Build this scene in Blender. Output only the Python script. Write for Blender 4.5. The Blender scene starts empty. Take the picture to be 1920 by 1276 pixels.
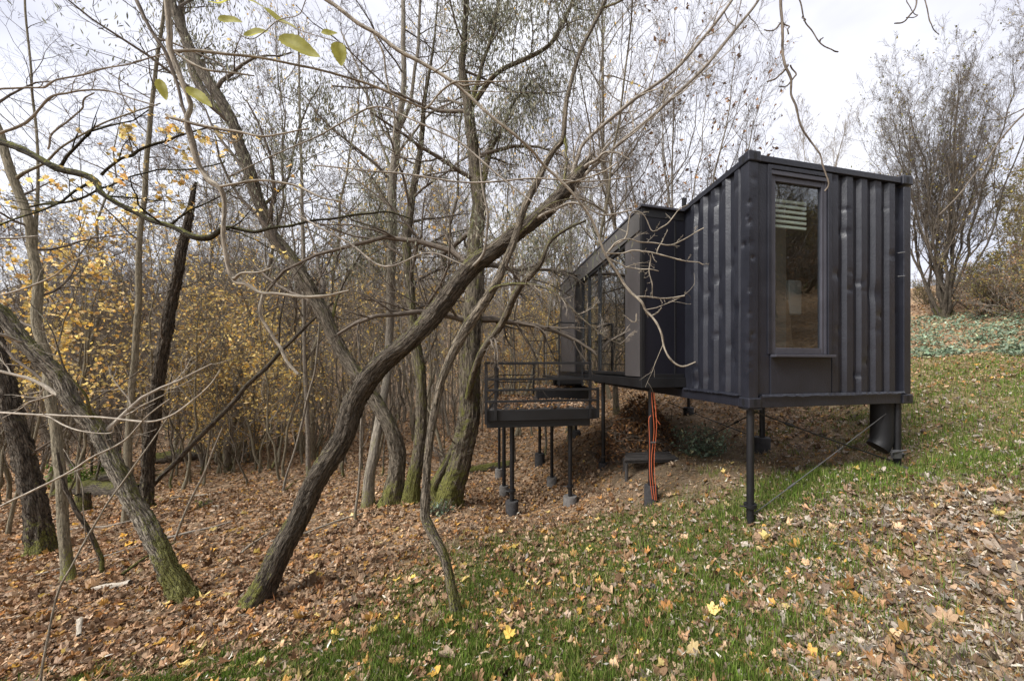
import bpy, math, numpy as np
from mathutils import Vector
R = np.random.default_rng(11)
S = bpy.context.scene
COL = S.collection
# ---------------------------------------------------------------- camera, sky, sun
F, CX, HY, EYE = 660.0, 1075.0, 685.0, 2.2      # focal length / principal point of the photograph (px of 1920), eye height
cam = bpy.data.objects.new("camera", bpy.data.cameras.new("camera"))
COL.objects.link(cam)
cam.location = (0, 0, EYE); cam.rotation_euler = (math.pi/2, 0, 0)
cam.data.sensor_width = 36; cam.data.lens = F/1920*36
cam.data.shift_x = -(CX-960)/1920; cam.data.shift_y = (HY-638)/1920
cam.data.clip_start = .05; cam.data.clip_end = 2000
S.camera = cam
S.view_settings.view_transform = 'Standard'; S.view_settings.look = 'None'
S.view_settings.exposure = 1.5; S.view_settings.gamma = 1
SUN_EL, SUN_ROT = math.radians(48), math.radians(-125)
wd = bpy.data.worlds.new("World"); S.world = wd; wd.use_nodes = True
nt = wd.node_tree; nt.nodes.clear()
def wn(t, **k):
    n = nt.nodes.new(t)
    for a, b in k.items(): setattr(n, a, b)
    return n
sky = wn('ShaderNodeTexSky', sky_type='NISHITA', sun_disc=False, sun_elevation=SUN_EL, sun_rotation=SUN_ROT)
b1 = wn('ShaderNodeBackground'); b1.inputs[1].default_value = .1
nt.links.new(sky.outputs[0], b1.inputs[0])
tc = wn('ShaderNodeTexCoord'); mp = wn('ShaderNodeMapping'); mp.inputs['Scale'].default_value = (1.2, 1.2, 2.6)
nz = wn('ShaderNodeTexNoise'); nz.inputs['Scale'].default_value = 1.6; nz.inputs['Detail'].default_value = 5; nz.inputs['Roughness'].default_value = .5
rp = wn('ShaderNodeValToRGB')
rp.color_ramp.elements[0].position = .36; rp.color_ramp.elements[0].color = (.60, .60, .67, 1)
rp.color_ramp.elements[1].position = .62; rp.color_ramp.elements[1].color = (.92, .92, .96, 1)
b2 = wn('ShaderNodeBackground'); b2.inputs[1].default_value = .53
mx = wn('ShaderNodeMixShader'); mx.inputs[0].default_value = .9
out = wn('ShaderNodeOutputWorld')
L = nt.links.new
L(tc.outputs['Generated'], mp.inputs[0]); L(mp.outputs[0], nz.inputs['Vector']); L(nz.outputs[0], rp.inputs[0]); L(rp.outputs[0], b2.inputs[0])
L(b1.outputs[0], mx.inputs[1]); L(b2.outputs[0], mx.inputs[2]); L(mx.outputs[0], out.inputs[0])
sl = bpy.data.lights.new("sun", 'SUN'); sl.energy = 2.4; sl.angle = math.radians(28); sl.color = (1, .975, .94)
so = bpy.data.objects.new("sun", sl); COL.objects.link(so)
sd = Vector((math.sin(SUN_ROT)*math.cos(SUN_EL), math.cos(SUN_ROT)*math.cos(SUN_EL), math.sin(SUN_EL)))
so.rotation_euler = (-sd).to_track_quat('-Z', 'Y').to_euler(); so.location = (0, 0, 30)
S.cycles.max_bounces = 6; S.cycles.diffuse_bounces = 3; S.cycles.glossy_bounces = 3; S.cycles.transparent_max_bounces = 12
S.cycles.caustics_reflective = False; S.cycles.caustics_refractive = False

# ---------------------------------------------------------------- helpers
def W(px, py, d): return np.array([(px-CX)/F*d, d, EYE+(HY-py)/F*d])
def nrm(a): return a/(np.linalg.norm(a, axis=-1, keepdims=True)+1e-12)
def mesh(name, V, faces, attrs=None, smooth=False, sharp=None):
    """V (n,3); faces: list of index arrays (m,k)"""
    V = np.asarray(V, np.float32)
    faces = [np.asarray(f, np.int32) for f in faces if len(f)]
    me = bpy.data.meshes.new(name)
    me.vertices.add(len(V)); me.vertices.foreach_set('co', V.ravel())
    nl = sum(f.size for f in faces); nf = sum(len(f) for f in faces)
    me.loops.add(nl); me.polygons.add(nf)
    me.loops.foreach_set('vertex_index', np.concatenate([f.ravel() for f in faces]))
    st = []; o = 0
    for f in faces:
        st.append(o+np.arange(len(f))*f.shape[1]); o += f.size
    me.polygons.foreach_set('loop_start', np.concatenate(st).astype(np.int32))
    me.polygons.foreach_set('use_smooth', np.full(nf, bool(smooth)))
    for k, (ty, arr) in (attrs or {}).items():
        a = me.attributes.new(k, ty, 'POINT')
        a.data.foreach_set('vector' if ty == 'FLOAT_VECTOR' else 'value', np.asarray(arr, np.float32).ravel())
    me.update(calc_edges=True)
    if sharp: me.set_sharp_from_angle(angle=math.radians(sharp))
    return me
def obj(name, me, mat=None, parent=None, loc=None):
    o = bpy.data.objects.new(name, me); COL.objects.link(o)
    if mat is not None and len(me.materials) == 0: me.materials.append(mat)
    if parent is not None: o.parent = parent
    if loc is not None: o.location = loc
    return o
def tag(o, label=None, cat=None, group=None, kind=None):
    if label: o['label'] = label
    if cat: o['category'] = cat
    if group: o['group'] = group
    if kind: o['kind'] = kind
    return o
def thing(name, loc, label, cat, group=None):
    o = bpy.data.objects.new(name, None); COL.objects.link(o); o.location = loc; o.empty_display_size = .2
    return tag(o, label, cat, group)
class MB:
    """collects shapes in world coordinates, links them as one mesh"""
    def __init__(s): s.V = []; s.F = {}; s.n = 0; s.A = []
    def add(s, V, *faces, attr=None):
        V = np.asarray(V, float).reshape(-1, 3); s.V.append(V)
        s.A.append(attr if attr is not None else V*1.0)
        for f in faces:
            f = np.asarray(f); s.F.setdefault(f.shape[1], []).append(f+s.n)
        s.n += len(V); return s
    def box(s, o, a, b, c):
        o, a, b, c = [np.asarray(q, float) for q in (o, a, b, c)]
        V = [o, o+a, o+a+b, o+b, o+c, o+a+c, o+a+b+c, o+b+c]
        f = [[0,3,2,1],[4,5,6,7],[0,1,5,4],[1,2,6,5],[2,3,7,6],[3,0,4,7]]
        if np.dot(np.cross(a, b), c) < 0: f = [q[::-1] for q in f]
        return s.add(V, f)
    def tube(s, P, r, sides=10, caps=True):
        V, f, A = tubes(np.asarray(P, float)[None], np.broadcast_to(np.asarray(r, float), (len(P),))[None], sides)
        s.add(V, f, attr=A)
        if caps:
            n = len(P); b0 = s.n-n*sides
            for k, rev in ((b0, True), (b0+(n-1)*sides, False)):
                idx = np.arange(sides)+k
                s.F.setdefault(sides, []).append((idx[::-1] if rev else idx)[None])
        return s
    def build(s, name, mat, parent=None, bevel=0, smooth=False, sharp=35):
        V = np.concatenate(s.V); off = np.zeros(3)
        q = parent
        while q is not None: off = off+np.array(q.location); q = q.parent
        me = mesh(name, V-off, [np.concatenate(f) for f in s.F.values()], {'bark': ('FLOAT_VECTOR', np.concatenate(s.A))}, smooth, sharp if smooth else None)
        o = obj(name, me, mat, parent)
        if bevel:
            m = o.modifiers.new('bevel', 'BEVEL'); m.width = bevel; m.segments = 2; m.limit_method = 'ANGLE'
        return o
def tubes(P, r, sides, jit=None):
    """P (n,m,3), r (n,m) -> verts, quads, bark coordinates"""
    n, m, _ = P.shape
    T = nrm(np.gradient(P, axis=1))
    av = np.abs(T.mean(1)); ref = np.eye(3)[np.argmin(av, -1)][:, None, :]
    N = nrm(np.cross(T, ref)); B = np.cross(T, N)
    th = np.arange(sides)*2*np.pi/sides
    c, sn = np.cos(th), np.sin(th)
    rr = r[:, :, None]*np.ones(sides) if jit is None else r[:, :, None]*jit
    V = P[:, :, None, :]+rr[..., None]*(c[:, None]*N[:, :, None, :]+sn[:, None]*B[:, :, None, :])
    v = np.concatenate([np.zeros((n, 1)), np.cumsum(np.linalg.norm(np.diff(P, axis=1), axis=-1), 1)], 1)
    R0 = r.max(1)[:, None, None]
    A = np.stack(np.broadcast_arrays(c*R0, sn*R0, v[:, :, None]), -1)
    i = (np.arange(n)*m*sides)[:, None, None]; j = (np.arange(m-1)*sides)[None, :, None]; k = np.arange(sides)[None, None, :]
    a = i+j+k; b = i+j+(k+1) % sides
    f = np.stack([a, b, b+sides, a+sides], -1).reshape(-1, 4)
    return V.reshape(-1, 3), f, A.reshape(-1, 3)
def spline(C, n):
    """Catmull-Rom through rows of C, n samples"""
    C = np.asarray(C, float)
    if len(C) == 2: return C[0]+(C[1]-C[0])*np.linspace(0, 1, n)[:, None]
    E = np.concatenate([[2*C[0]-C[1]], C, [2*C[-1]-C[-2]]])
    d = np.r_[0, np.cumsum(np.sqrt(np.linalg.norm(np.diff(C[:, :3], axis=0), axis=1)+1e-9))]
    t = np.linspace(0, d[-1], n); i = np.clip(np.searchsorted(d, t, 'right')-1, 0, len(C)-2)
    u = ((t-d[i])/(d[i+1]-d[i]))[:, None]
    p0, p1, p2, p3 = E[i], E[i+1], E[i+2], E[i+3]
    return .5*(2*p1+(p2-p0)*u+(2*p0-5*p1+4*p2-p3)*u*u+(3*p1-p0-3*p2+p3)*u**3)
GIRTH = [.55]
def pxpath(rows, n):
    """rows of (px, py, depth, width_px) -> points (n,3), radii (n)"""
    C = np.array([[*W(a, b, d), w/2*d/F] for a, b, d, w in rows])
    Q = spline(C, n)
    v = nrm(Q[:, :3]-np.array([0, 0, EYE])); T = nrm(np.gradient(Q[:, :3], axis=0))      # true girth of a limb seen off axis by a wide lens
    e = np.stack([-T[:, 2], T[:, 0]], -1)+1e-9; e = e/np.linalg.norm(e, axis=1, keepdims=True); k = (Q[:, 0]*e[:, 0]+(Q[:, 2]-EYE)*e[:, 1])/Q[:, 1]
    return Q[:, :3], np.maximum(Q[:, 3]*GIRTH[0]/np.sqrt(1+k*k), .0012)
def vnoise(x, y, sc, seed):
    x = np.asarray(x)/sc; y = np.asarray(y)/sc
    i, j = np.floor(x).astype(int), np.floor(y).astype(int); u, v = x-i, y-j
    u = u*u*(3-2*u); v = v*v*(3-2*v)
    h = lambda a, b: (np.abs(np.sin(a*127.1+b*311.7+seed*74.7)*43758.5453)) % 1
    return (h(i, j)*(1-u)+h(i+1, j)*u)*(1-v)+(h(i, j+1)*(1-u)+h(i+1, j+1)*u)*v
def grow(P, r, per, t0, t1, lf, ang, wig=.15, up=0., m=4, rf=.55, tip=.3, rmin=.0012, taper=.5, rs=None):
    """side branches on every path: returns paths (n*per,m,3), radii"""
    rs = rs or R
    n, mp, _ = P.shape
    t = (t0+(t1-t0)*(np.arange(per)+rs.random((n, per)))/per).clip(0, .999)*(mp-1)
    i = t.astype(int); u = (t-i)[..., None]; I = np.arange(n)[:, None]
    base = P[I, i]*(1-u)+P[I, i+1]*u
    T = nrm(P[I, i+1]-P[I, i]); rb = r[I, i]*(1-u[..., 0])+r[I, i+1]*u[..., 0]
    plen = np.linalg.norm(np.diff(P, axis=1), axis=-1).sum(1)[:, None]
    Ln = plen*lf*(1-taper*t/(mp-1))*rs.uniform(.6, 1.3, (n, per))
    q = nrm(np.cross(T, rs.normal(size=T.shape)))
    a = np.radians(ang*rs.uniform(.7, 1.3, (n, per)))[..., None]
    d = nrm(np.cos(a)*T+np.sin(a)*q)
    out = [base]; p = base
    for k in range(m-1):
        d = nrm(d+wig*rs.normal(size=d.shape)+np.array([0, 0, up])); p = p+d*(Ln/(m-1))[..., None]; out.append(p)
    Q = np.stack(out, 2).reshape(n*per, m, 3)
    r0 = np.maximum(np.minimum(rb*rf, Ln*.03), rmin)
    rr = np.maximum(r0[..., None]*np.linspace(1, tip, m), rmin*.8).reshape(n*per, m)
    return Q, rr
# ---------------------------------------------------------------- materials
MAT = {}
class NT:
    def __init__(s, name):
        s.m = bpy.data.materials.new(name); s.m.use_nodes = True; s.t = s.m.node_tree
        s.b = s.t.nodes['Principled BSDF']; s.o = s.t.nodes['Material Output']; MAT[name] = s.m
    def n(s, ty, ins=None, **kw):
        x = s.t.nodes.new(ty)
        for k, v in kw.items(): setattr(x, k, v)
        for k, v in (ins or {}).items():
            if isinstance(v, bpy.types.NodeSocket): s.t.links.new(v, x.inputs[k])
            else: x.inputs[k].default_value = v
        return x
    def set(s, **kw):
        for k, v in kw.items():
            k = k.replace('_', ' ')
            if isinstance(v, bpy.types.NodeSocket): s.t.links.new(v, s.b.inputs[k])
            else: s.b.inputs[k].default_value = v
        return s
    def noise(s, vec, sc, det=4, ro=.55, **kw):
        return s.n('ShaderNodeTexNoise', {'Vector': vec, 'Scale': sc, 'Detail': det, 'Roughness': ro}).outputs[0]
    def ramp(s, fac, stops, mode='LINEAR'):
        x = s.n('ShaderNodeValToRGB', {'Fac': fac}); e = x.color_ramp.elements; x.color_ramp.interpolation = mode
        while len(e) < len(stops): e.new(.5)
        for k, (p, c) in enumerate(stops):
            e[k].position = p; e[k].color = (*c, 1) if len(c) == 3 else c
        return x.outputs[0]
    def mix(s, f, a, b, bl='MIX'):
        x = s.n('ShaderNodeMix', data_type='RGBA', blend_type=bl)
        for k, v in ((0, f), (6, a), (7, b)):
            if isinstance(v, bpy.types.NodeSocket): s.t.links.new(v, x.inputs[k])
            else: x.inputs[k].default_value = v if k == 0 else (*v, 1)
        return x.outputs[2]
    def math(s, op, a, b=0., c=0.):
        x = s.n('ShaderNodeMath', operation=op)
        for k, v in enumerate((a, b, c)):
            if isinstance(v, bpy.types.NodeSocket): s.t.links.new(v, x.inputs[k])
            else: x.inputs[k].default_value = v
        return x.outputs[0]
    def bump(s, h, st, dist=.02):
        x = s.n('ShaderNodeBump', {'Height': h, 'Strength': st, 'Distance': dist}); s.set(Normal=x.outputs[0])
    def pos(s): return s.n('ShaderNodeNewGeometry').outputs['Position']
def rng3(c, a, b): return tuple(q*a for q in c), tuple(min(1, q*b) for q in c)
def m_bark(name, dark, light, sc=28, moss=0., mossc=(.165, .165, .035), low=0., top=.6, bump=.9):
    k = NT(name)
    at = k.n('ShaderNodeAttribute', attribute_name='bark').outputs['Vector']
    oi = k.n('ShaderNodeObjectInfo').outputs['Random']
    at2 = k.n('ShaderNodeVectorMath', {0: at, 1: k.n('ShaderNodeCombineXYZ', {0: oi, 1: oi, 2: oi}).outputs[0]}, operation='ADD').outputs[0]
    mp = k.n('ShaderNodeMapping', {'Vector': at2, 'Scale': (1, 1, .16)}).outputs[0]
    n1 = k.noise(mp, sc*1.5, 8, .72); n2 = k.noise(at2, 5, 4, .6); n3 = k.noise(at2, 60, 3, .6)
    c = k.ramp(n1, [(.40, dark), (.56, light), (.72, tuple(min(1, q*1.45) for q in light))])
    nv = k.n('ShaderNodeTexNoise', {'Vector': at2, 'Scale': 22., 'Detail': 3.}).outputs['Color']
    nv = k.n('ShaderNodeVectorMath', {0: nv, 1: (.022, .022, .012)}, operation='MULTIPLY').outputs[0]
    vo = k.n('ShaderNodeTexVoronoi', {'Vector': k.n('ShaderNodeVectorMath', {0: mp, 1: nv}, operation='ADD').outputs[0], 'Scale': sc*1.3}, feature='DISTANCE_TO_EDGE').outputs['Distance']
    c = k.mix(.55, c, k.ramp(vo, [(.0, (.25,)*3), (.10, (1., 1., 1.))]), 'MULTIPLY')
    c = k.mix(k.ramp(n2, [(.4, (0, 0, 0)), (.8, (.55,)*3)]), c, tuple(q*.62 for q in light))
    c = k.mix(.35, c, k.ramp(n3, [(.3, (.35,)*3), (.7, (1.25,)*3)]), 'MULTIPLY')
    if moss > 0:
        g = k.n('ShaderNodeNewGeometry'); z = k.n('ShaderNodeSeparateXYZ', {0: g.outputs['Normal']}).outputs[2]
        v = k.n('ShaderNodeSeparateXYZ', {0: at}).outputs[2]
        f = k.math('MULTIPLY_ADD', z, top, n2)
        f = k.math('ADD', f, k.math('MULTIPLY', k.math('SUBTRACT', 1., k.math('MINIMUM', k.math('MULTIPLY', v, 1/1.0), 1.)), low))
        f = k.math('ADD', f, k.math('ADD', k.math('MULTIPLY', k.math('SUBTRACT', n3, .5), .9), k.math('MULTIPLY', k.math('SUBTRACT', n1, .5), 1.1)))
        mk = k.ramp(f, [(1.12-moss, (0, 0, 0)), (1.28-moss, (.85, .85, .85))])
        c = k.mix(mk, c, k.ramp(n3, [(.3, tuple(q*.35 for q in mossc)), (.55, mossc), (.75, tuple(q*1.5 for q in mossc))]))
    k.set(Base_Color=c, Roughness=.9, Specular_IOR_Level=.2); k.bump(k.math('ADD', k.math('ADD', n1, k.math('MINIMUM', k.math('MULTIPLY', vo, 5.), .6)), k.math('MULTIPLY', n3, .25)), min(1, bump*1.1), .035)
    return k.m
def m_leaf(name, cols, rough=.75, trans=.25, blotch=.5):
    k = NT(name); g = k.n('ShaderNodeNewGeometry'); r = g.outputs['Random Per Island']
    n = len(cols); c = k.ramp(r, [(i/n, q) for i, q in enumerate(cols)], 'CONSTANT')
    r2 = k.n('ShaderNodeTexWhiteNoise', {'W': r}, noise_dimensions='1D').outputs[0]
    c = k.mix(1., c, k.ramp(r2, [(0, (.45,)*3), (.7, (1.1,)*3), (1, (1.6,)*3)]), 'MULTIPLY')
    n1 = k.noise(g.outputs['Position'], 55, 3, .6)
    c = k.mix(blotch, c, k.ramp(n1, [(.35, (.62, .58, .54)), (.65, (1.2,)*3)]), 'MULTIPLY')
    k.set(Base_Color=c, Roughness=rough, Specular_IOR_Level=.25)
    if trans:
        t = k.n('ShaderNodeBsdfTranslucent', {'Color': c}); x = k.n('ShaderNodeMixShader', {0: trans, 1: k.b.outputs[0], 2: t.outputs[0]})
        k.t.links.new(x.outputs[0], k.o.inputs[0])
    return k.m
def m_plain(name, col, rough=.6, var=.2, sc=12, bump=.05, metal=0, spec=.4):
    k = NT(name); p = k.pos(); n1 = k.noise(p, sc, 5, .6); a, b = rng3(col, 1-var, 1+var)
    k.set(Base_Color=k.ramp(n1, [(.3, a), (.7, b)]), Roughness=rough, Metallic=metal, Specular_IOR_Level=spec)
    if bump: k.bump(k.noise(p, sc*5, 4, .6), bump, .01)
    return k.m
def m_paint(name, col, rough=.42, lump=.5):
    k = NT(name); p = k.pos()
    st = k.n('ShaderNodeMapping', {'Vector': p, 'Scale': (1, 1, .12)}).outputs[0]
    n1 = k.noise(st, 14, 5, .6); n2 = k.noise(p, 3.2, 4, .6); n3 = k.noise(p, 46, 3, .5); n4 = k.noise(p, 170, 3, .6)
    a, b = rng3(col, .85, 1.2)
    c = k.ramp(k.math('MULTIPLY_ADD', n1, .4, k.math('MULTIPLY', n2, .6)), [(.3, a), (.72, b)])
    c = k.mix(k.ramp(n2, [(.45, (0, 0, 0)), (.75, (.35,)*3)]), c, tuple(q*1.6 for q in col))
    sp = k.ramp(n4, [(.70, (0, 0, 0)), (.78, (.5,)*3)])
    c = k.mix(sp, c, tuple(q*3 for q in col))
    k.set(Base_Color=c, Roughness=k.math('MULTIPLY_ADD', n2, .35, rough-.14), Specular_IOR_Level=.45)
    h = k.math('ADD', k.math('MULTIPLY', n3, .6), k.math('MULTIPLY', k.noise(p, 9, 2, .5), .5))
    k.bump(h, lump, .012)
    return k.m
m_paint('container_paint', (.0135, .0145, .0205), .34, .30)
m_paint('steel_black', (.007, .007, .008), .45, .2)
m_paint('frame_grey', (.046, .046, .057), .4, .1)
m_plain('panel_dark', (.009, .009, .014), .38, .12, 2, .02)
m_plain('panel_grey', (.07, .064, .064), .5, .10, 2, .03)
m_plain('fascia_grey', (.07, .066, .063), .55, .12, 3, .03)
m_plain('rubber_black', (.006, .006, .007), .6, .2, 20, .1)
m_plain('concrete', (.13, .12, .11), .9, .35, 14, .5)
m_plain('concrete_dark', (.035, .033, .033), .9, .35, 14, .5)
m_plain('zinc', (.12, .12, .12), .5, .2, 20, .05, .7)
m_plain('orange_plastic', (.50, .12, .05), .5, .12, 20, .05)
m_plain('white_panel', (.75, .75, .78), .5, .04, 4, 0)
m_plain('blind_cream', (.62, .64, .60), .6, .05, 4, 0)
m_plain('plywood', (.16, .105, .075), .6, .2, 5, .05)
m_plain('board_beige', (.17, .145, .135), .6, .1, 3, .05)
m_plain('room_dark', (.085, .062, .047), .8, .2, 3, .05)
m_plain('deck_board', (.05, .045, .042), .7, .3, 8, .2)
def m_glass(name, fac, tint):
    k = NT(name)
    g = k.n('ShaderNodeBsdfGlossy', {'Color': (.92, .93, .95, 1), 'Roughness': .015}); t = k.n('ShaderNodeBsdfTransparent', {'Color': (*tint, 1)})
    fr = k.math('POWER', k.n('ShaderNodeLayerWeight', {'Blend': .5}).outputs['Facing'], 5.0)
    f = k.math('MULTIPLY_ADD', fr, .9, fac)
    x = k.n('ShaderNodeMixShader', {0: f, 1: t.outputs[0], 2: g.outputs[0]}); k.t.links.new(x.outputs[0], k.o.inputs[0]); return k.m
m_glass('window_glass', .11, (.86, .9, .88)); m_glass('facade_glass', .36, (.75, .78, .75))
m_bark('bark_dark', (.04, .032, .025), (.18, .15, .115), 30, .28, low=.45)
m_bark('bark_brown', (.06, .05, .037), (.31, .26, .195), 26, .30, low=.5)
m_bark('bark_mossy', (.055, .046, .034), (.26, .215, .16), 24, .52, low=.45)
m_bark('bark_pale', (.08, .066, .05), (.40, .35, .275), 26, .36, low=.75)
m_bark('bark_grey', (.14, .12, .095), (.37, .325, .26), 34, .2, low=.5, bump=.5)
m_bark('bark_olive', (.12, .105, .072), (.31, .27, .19), 30, .2, low=.3, bump=.4)
m_bark('limb_moss', (.02, .017, .011), (.10, .085, .05), 30, .42, top=.55)
m_bark('twig_pale', (.24, .20, .155), (.52, .46, .375), 50, 0, bump=.25)
m_bark('twig_near', (.14, .118, .09), (.40, .35, .275), 50, 0, bump=.25)
m_bark('twig_brown', (.07, .056, .044), (.20, .165, .13), 40, 0, bump=.2)
m_bark('twig_grey', (.17, .145, .12), (.38, .335, .275), 40, 0, bump=.2)
m_leaf('leaf_yellow', [(0.781,0.568,0.145), (0.847,0.659,0.259), (0.695,0.432,0.097), (0.804,0.625,0.324), (0.716,0.568,0.227), (0.630,0.386,0.145)], .6, .5, .15)
m_leaf('leaf_orange', [(0.653,0.376,0.106), (0.713,0.460,0.158), (0.574,0.314,0.092), (0.733,0.522,0.211), (0.515,0.314,0.158)], .6, .5, .15)
m_leaf('leaf_green_yellow', [(.62, .62, .10), (.68, .66, .14), (.55, .58, .09)], .6, .6, .35)
m_leaf('leaf_brown', [(0.200,0.108,0.057), (0.275,0.156,0.081), (0.150,0.084,0.052), (0.350,0.180,0.069)], .8, .2, .3)
m_leaf('leaf_willow', [(.20,.20,.13),(.25,.25,.17),(.17,.18,.12),(.29,.27,.19),(.22,.21,.15)], .6, .35, .2)
m_leaf('leaf_olive', [(0.203,0.203,0.060), (0.324,0.270,0.072), (0.162,0.149,0.060), (0.405,0.297,0.084), (0.243,0.176,0.084)], .7, .3, .3)
m_leaf('litter_warm', [(0.270,0.160,0.086),(0.344,0.214,0.126),(0.224,0.113,0.052),(0.389,0.266,0.166),(0.359,0.173,0.057),(0.179,0.099,0.052),(0.328,0.226,0.144),(0.434,0.294,0.171),(0.419,0.239,0.064),(0.262,0.179,0.114),(0.135,0.077,0.043),(0.351,0.239,0.160),(0.299,0.179,0.099),(0.375,0.280,0.195)], .75, .12, .35)
m_leaf('litter_grey', [(0.277,0.219,0.167), (0.207,0.149,0.108), (0.346,0.297,0.246), (0.151,0.106,0.072), (0.249,0.162,0.101), (0.305,0.247,0.194), (0.180,0.134,0.101), (0.381,0.331,0.281), (0.103,0.070,0.051), (0.318,0.184,0.086), (0.235,0.197,0.158)], .7, .1, .4)
m_leaf('litter_narrow', [(0.410,0.374,0.306), (0.295,0.252,0.191), (0.196,0.155,0.115), (0.491,0.464,0.398), (0.246,0.195,0.138), (0.360,0.308,0.230), (0.164,0.122,0.084)], .6, .1, .3)
m_leaf('grass_blade', [(0.090,0.153,0.020), (0.126,0.198,0.027), (0.072,0.117,0.018), (0.162,0.216,0.041), (0.216,0.225,0.072), (0.108,0.171,0.027)], .6, .3, .15)
m_leaf('grass_dry', [(0.297,0.243,0.112), (0.231,0.178,0.083), (0.347,0.292,0.150), (0.182,0.146,0.060)], .7, .2, .2)
m_leaf('ivy_leaf', [(0.128,0.186,0.115), (0.184,0.252,0.165), (0.101,0.146,0.083), (0.243,0.305,0.214), (0.285,0.293,0.165), (0.156,0.213,0.149)], .5, .2, .2)
# ---------------------------------------------------------------- ground
GC = [(1405,990,3.97),(1220,944,5.4),(960,962,6.5),(1069,945,6.7),(945,928,7.6),(936,896,9),(1034,911,7.9),(1012,866,9.2),(1080,817,10.5),
      (1131,872,7.6),(1700,884,4.55),(1430,845,6.9),(1291,776,9.8),(1250,860,7),(1150,800,9.5),(1350,900,5.2),(1560,900,4.3),(1600,800,6.5),
      (1800,662,14),(1920,668,11),(1730,692,9.5),(1760,760,6.6),(1900,760,6),(1900,880,4.1),(1900,1060,2.7),(1900,1276,1.95),(1500,1276,2.2),(1500,1080,3.15),
      (1650,980,3.5),(1750,1150,2.6),(1250,1150,3.2),(1100,1276,2.5),(1100,1090,3.75),(900,1010,5.1),(855,1150,3.5),(490,1125,4.1),(340,1118,4.2),(0,1276,3.1),(500,1276,2.8),(780,1276,2.65),
      (0,1100,4.7),(130,1090,4.75),(700,950,6.8),(850,945,6.6),(300,960,7.6),(560,850,13),(100,900,11.5),(400,800,22),(750,790,20),(0,830,22),(700,860,11),(1000,800,13),(1050,740,24),
      (1800,600,18),(1740,575,22),(1920,590,16),(1870,560,24),(1500,660,12),(1400,690,14),(1200,700,18)]
GP = np.array([W(*c) for c in GC])
far = [(-60,20,-2.5),(-60,50,2),(-35,75,15),(-70,80,18),(-10,80,14),(15,80,12),(40,70,14),(60,50,13),(50,25,11),(45,5,9),(20,3,4.5),(-20,2,-1.0),(-40,2,-1.3),(-45,20,-2.6),(-25,35,-1.8),(0,40,-.5),(20,45,6.5),(0,-6,.3),(6,-6,1.4),(-8,-6,.1),(-20,-14,.5),(0,-16,1.5),(20,-14,6),(32,-22,14),(48,-34,24),(12,-24,9),(8,0,1.9),(3,0,.6),(0,0,.2),(-3,0,.0),(-7,1,-.45)]
GP = np.concatenate([GP, np.array(far, float)])
def _k(d2): return np.where(d2 > 0, .5*d2*np.log(d2+1e-12), 0)
_n = len(GP); _D = ((GP[:, None, :2]-GP[None, :, :2])**2).sum(-1)
_Q = np.c_[np.ones(_n), GP[:, :2]]
_A = np.block([[_k(_D)+np.eye(_n)*.35, _Q], [_Q.T, np.zeros((3, 3))]])
_w = np.linalg.solve(_A, np.r_[GP[:, 2], 0, 0, 0])
def gz(x, y):
    x = np.asarray(x, float); y = np.asarray(y, float); sh = x.shape; x = x.ravel(); y = y.ravel(); o = np.empty(len(x))
    for i in range(0, len(x), 20000):
        a, b = x[i:i+20000], y[i:i+20000]
        d = (a[:, None]-GP[:, 0])**2+(b[:, None]-GP[:, 1])**2
        o[i:i+20000] = _k(d)@_w[:_n]+_w[_n]+_w[_n+1]*a+_w[_n+2]*b
    o += .24*np.clip((x-1.2)/2, 0, 1)*np.clip((12-y)/4, 0, 1)*(vnoise(x, y, .62, 31)-.5)
    o += .30*np.exp(-((x-3.3)/1.3)**2-((y-3.05)/.8)**2)
    r = np.hypot(x, y); f = np.clip((r-3)/6, .35, 1.5)
    o += .10*f*(vnoise(x, y, 1.3, 1)-.5)+.05*(vnoise(x, y, .45, 2)-.5)+.022*(vnoise(x, y, .16, 3)-.5)
    return o.reshape(sh)
def gpt(x, y): return np.array([x, y, float(gz(x, y))])
def gnormal(x, y, e=.06):
    a = gz(x+e, y)-gz(x-e, y); b = gz(x, y+e)-gz(x, y-e)
    return nrm(np.stack([-a/(2*e), -b/(2*e), np.ones_like(a)], -1))
def grass_amt(x, y):
    """how grassy the ground is, 0..1"""
    w = (vnoise(x, y, 1.4, 5)*.6+vnoise(x, y, .5, 6)*.4)
    zone = 1.0*np.exp(-(((x-.15)/2.35)**2+((y-3.7)/1.75)**2)**2)+1.0*np.exp(-(((x+2.3)/2.7)**2+((y-2.65)/.65)**2)**2)+1.0*np.exp(-(((x+.1)/1.5)**2+((y-2)/.8)**2)**2)
    bank = 1/(1+np.exp(-(x-3.6-.25*y)*2.2))*np.clip(1.25-np.abs(y-6.5)/7, 0, 1)*.62
    edge = np.exp(-((y-4.45+.05*x)/.55)**2)*((x > 1.7)&(x < 5.2))*1.0
    return np.clip(np.maximum(np.maximum(zone, bank), edge)*(.50+.8*w)-.05, 0, 1)
m = NT('soil'); p = m.pos()
vo = m.n('ShaderNodeTexVoronoi', {'Vector': m.n('ShaderNodeMapping', {'Vector': p, 'Scale': (1, 1, .6)}).outputs[0], 'Scale': 11.0, 'Randomness': 1.0})
rc = m.n('ShaderNodeSeparateColor', {0: vo.outputs['Color']}).outputs[0]
lc = m.ramp(rc, [(0, (.22,.15,.09)),(.2,(.36,.24,.15)),(.4,(.15,.10,.06)),(.55,(.42,.30,.20)),(.7,(.28,.19,.12)),(.85,(.40,.22,.09))], 'CONSTANT')
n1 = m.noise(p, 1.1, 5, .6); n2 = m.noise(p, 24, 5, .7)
sc_ = m.ramp(n2, [(.3,(.07,.052,.034)),(.7,(.20,.15,.10))])
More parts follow.
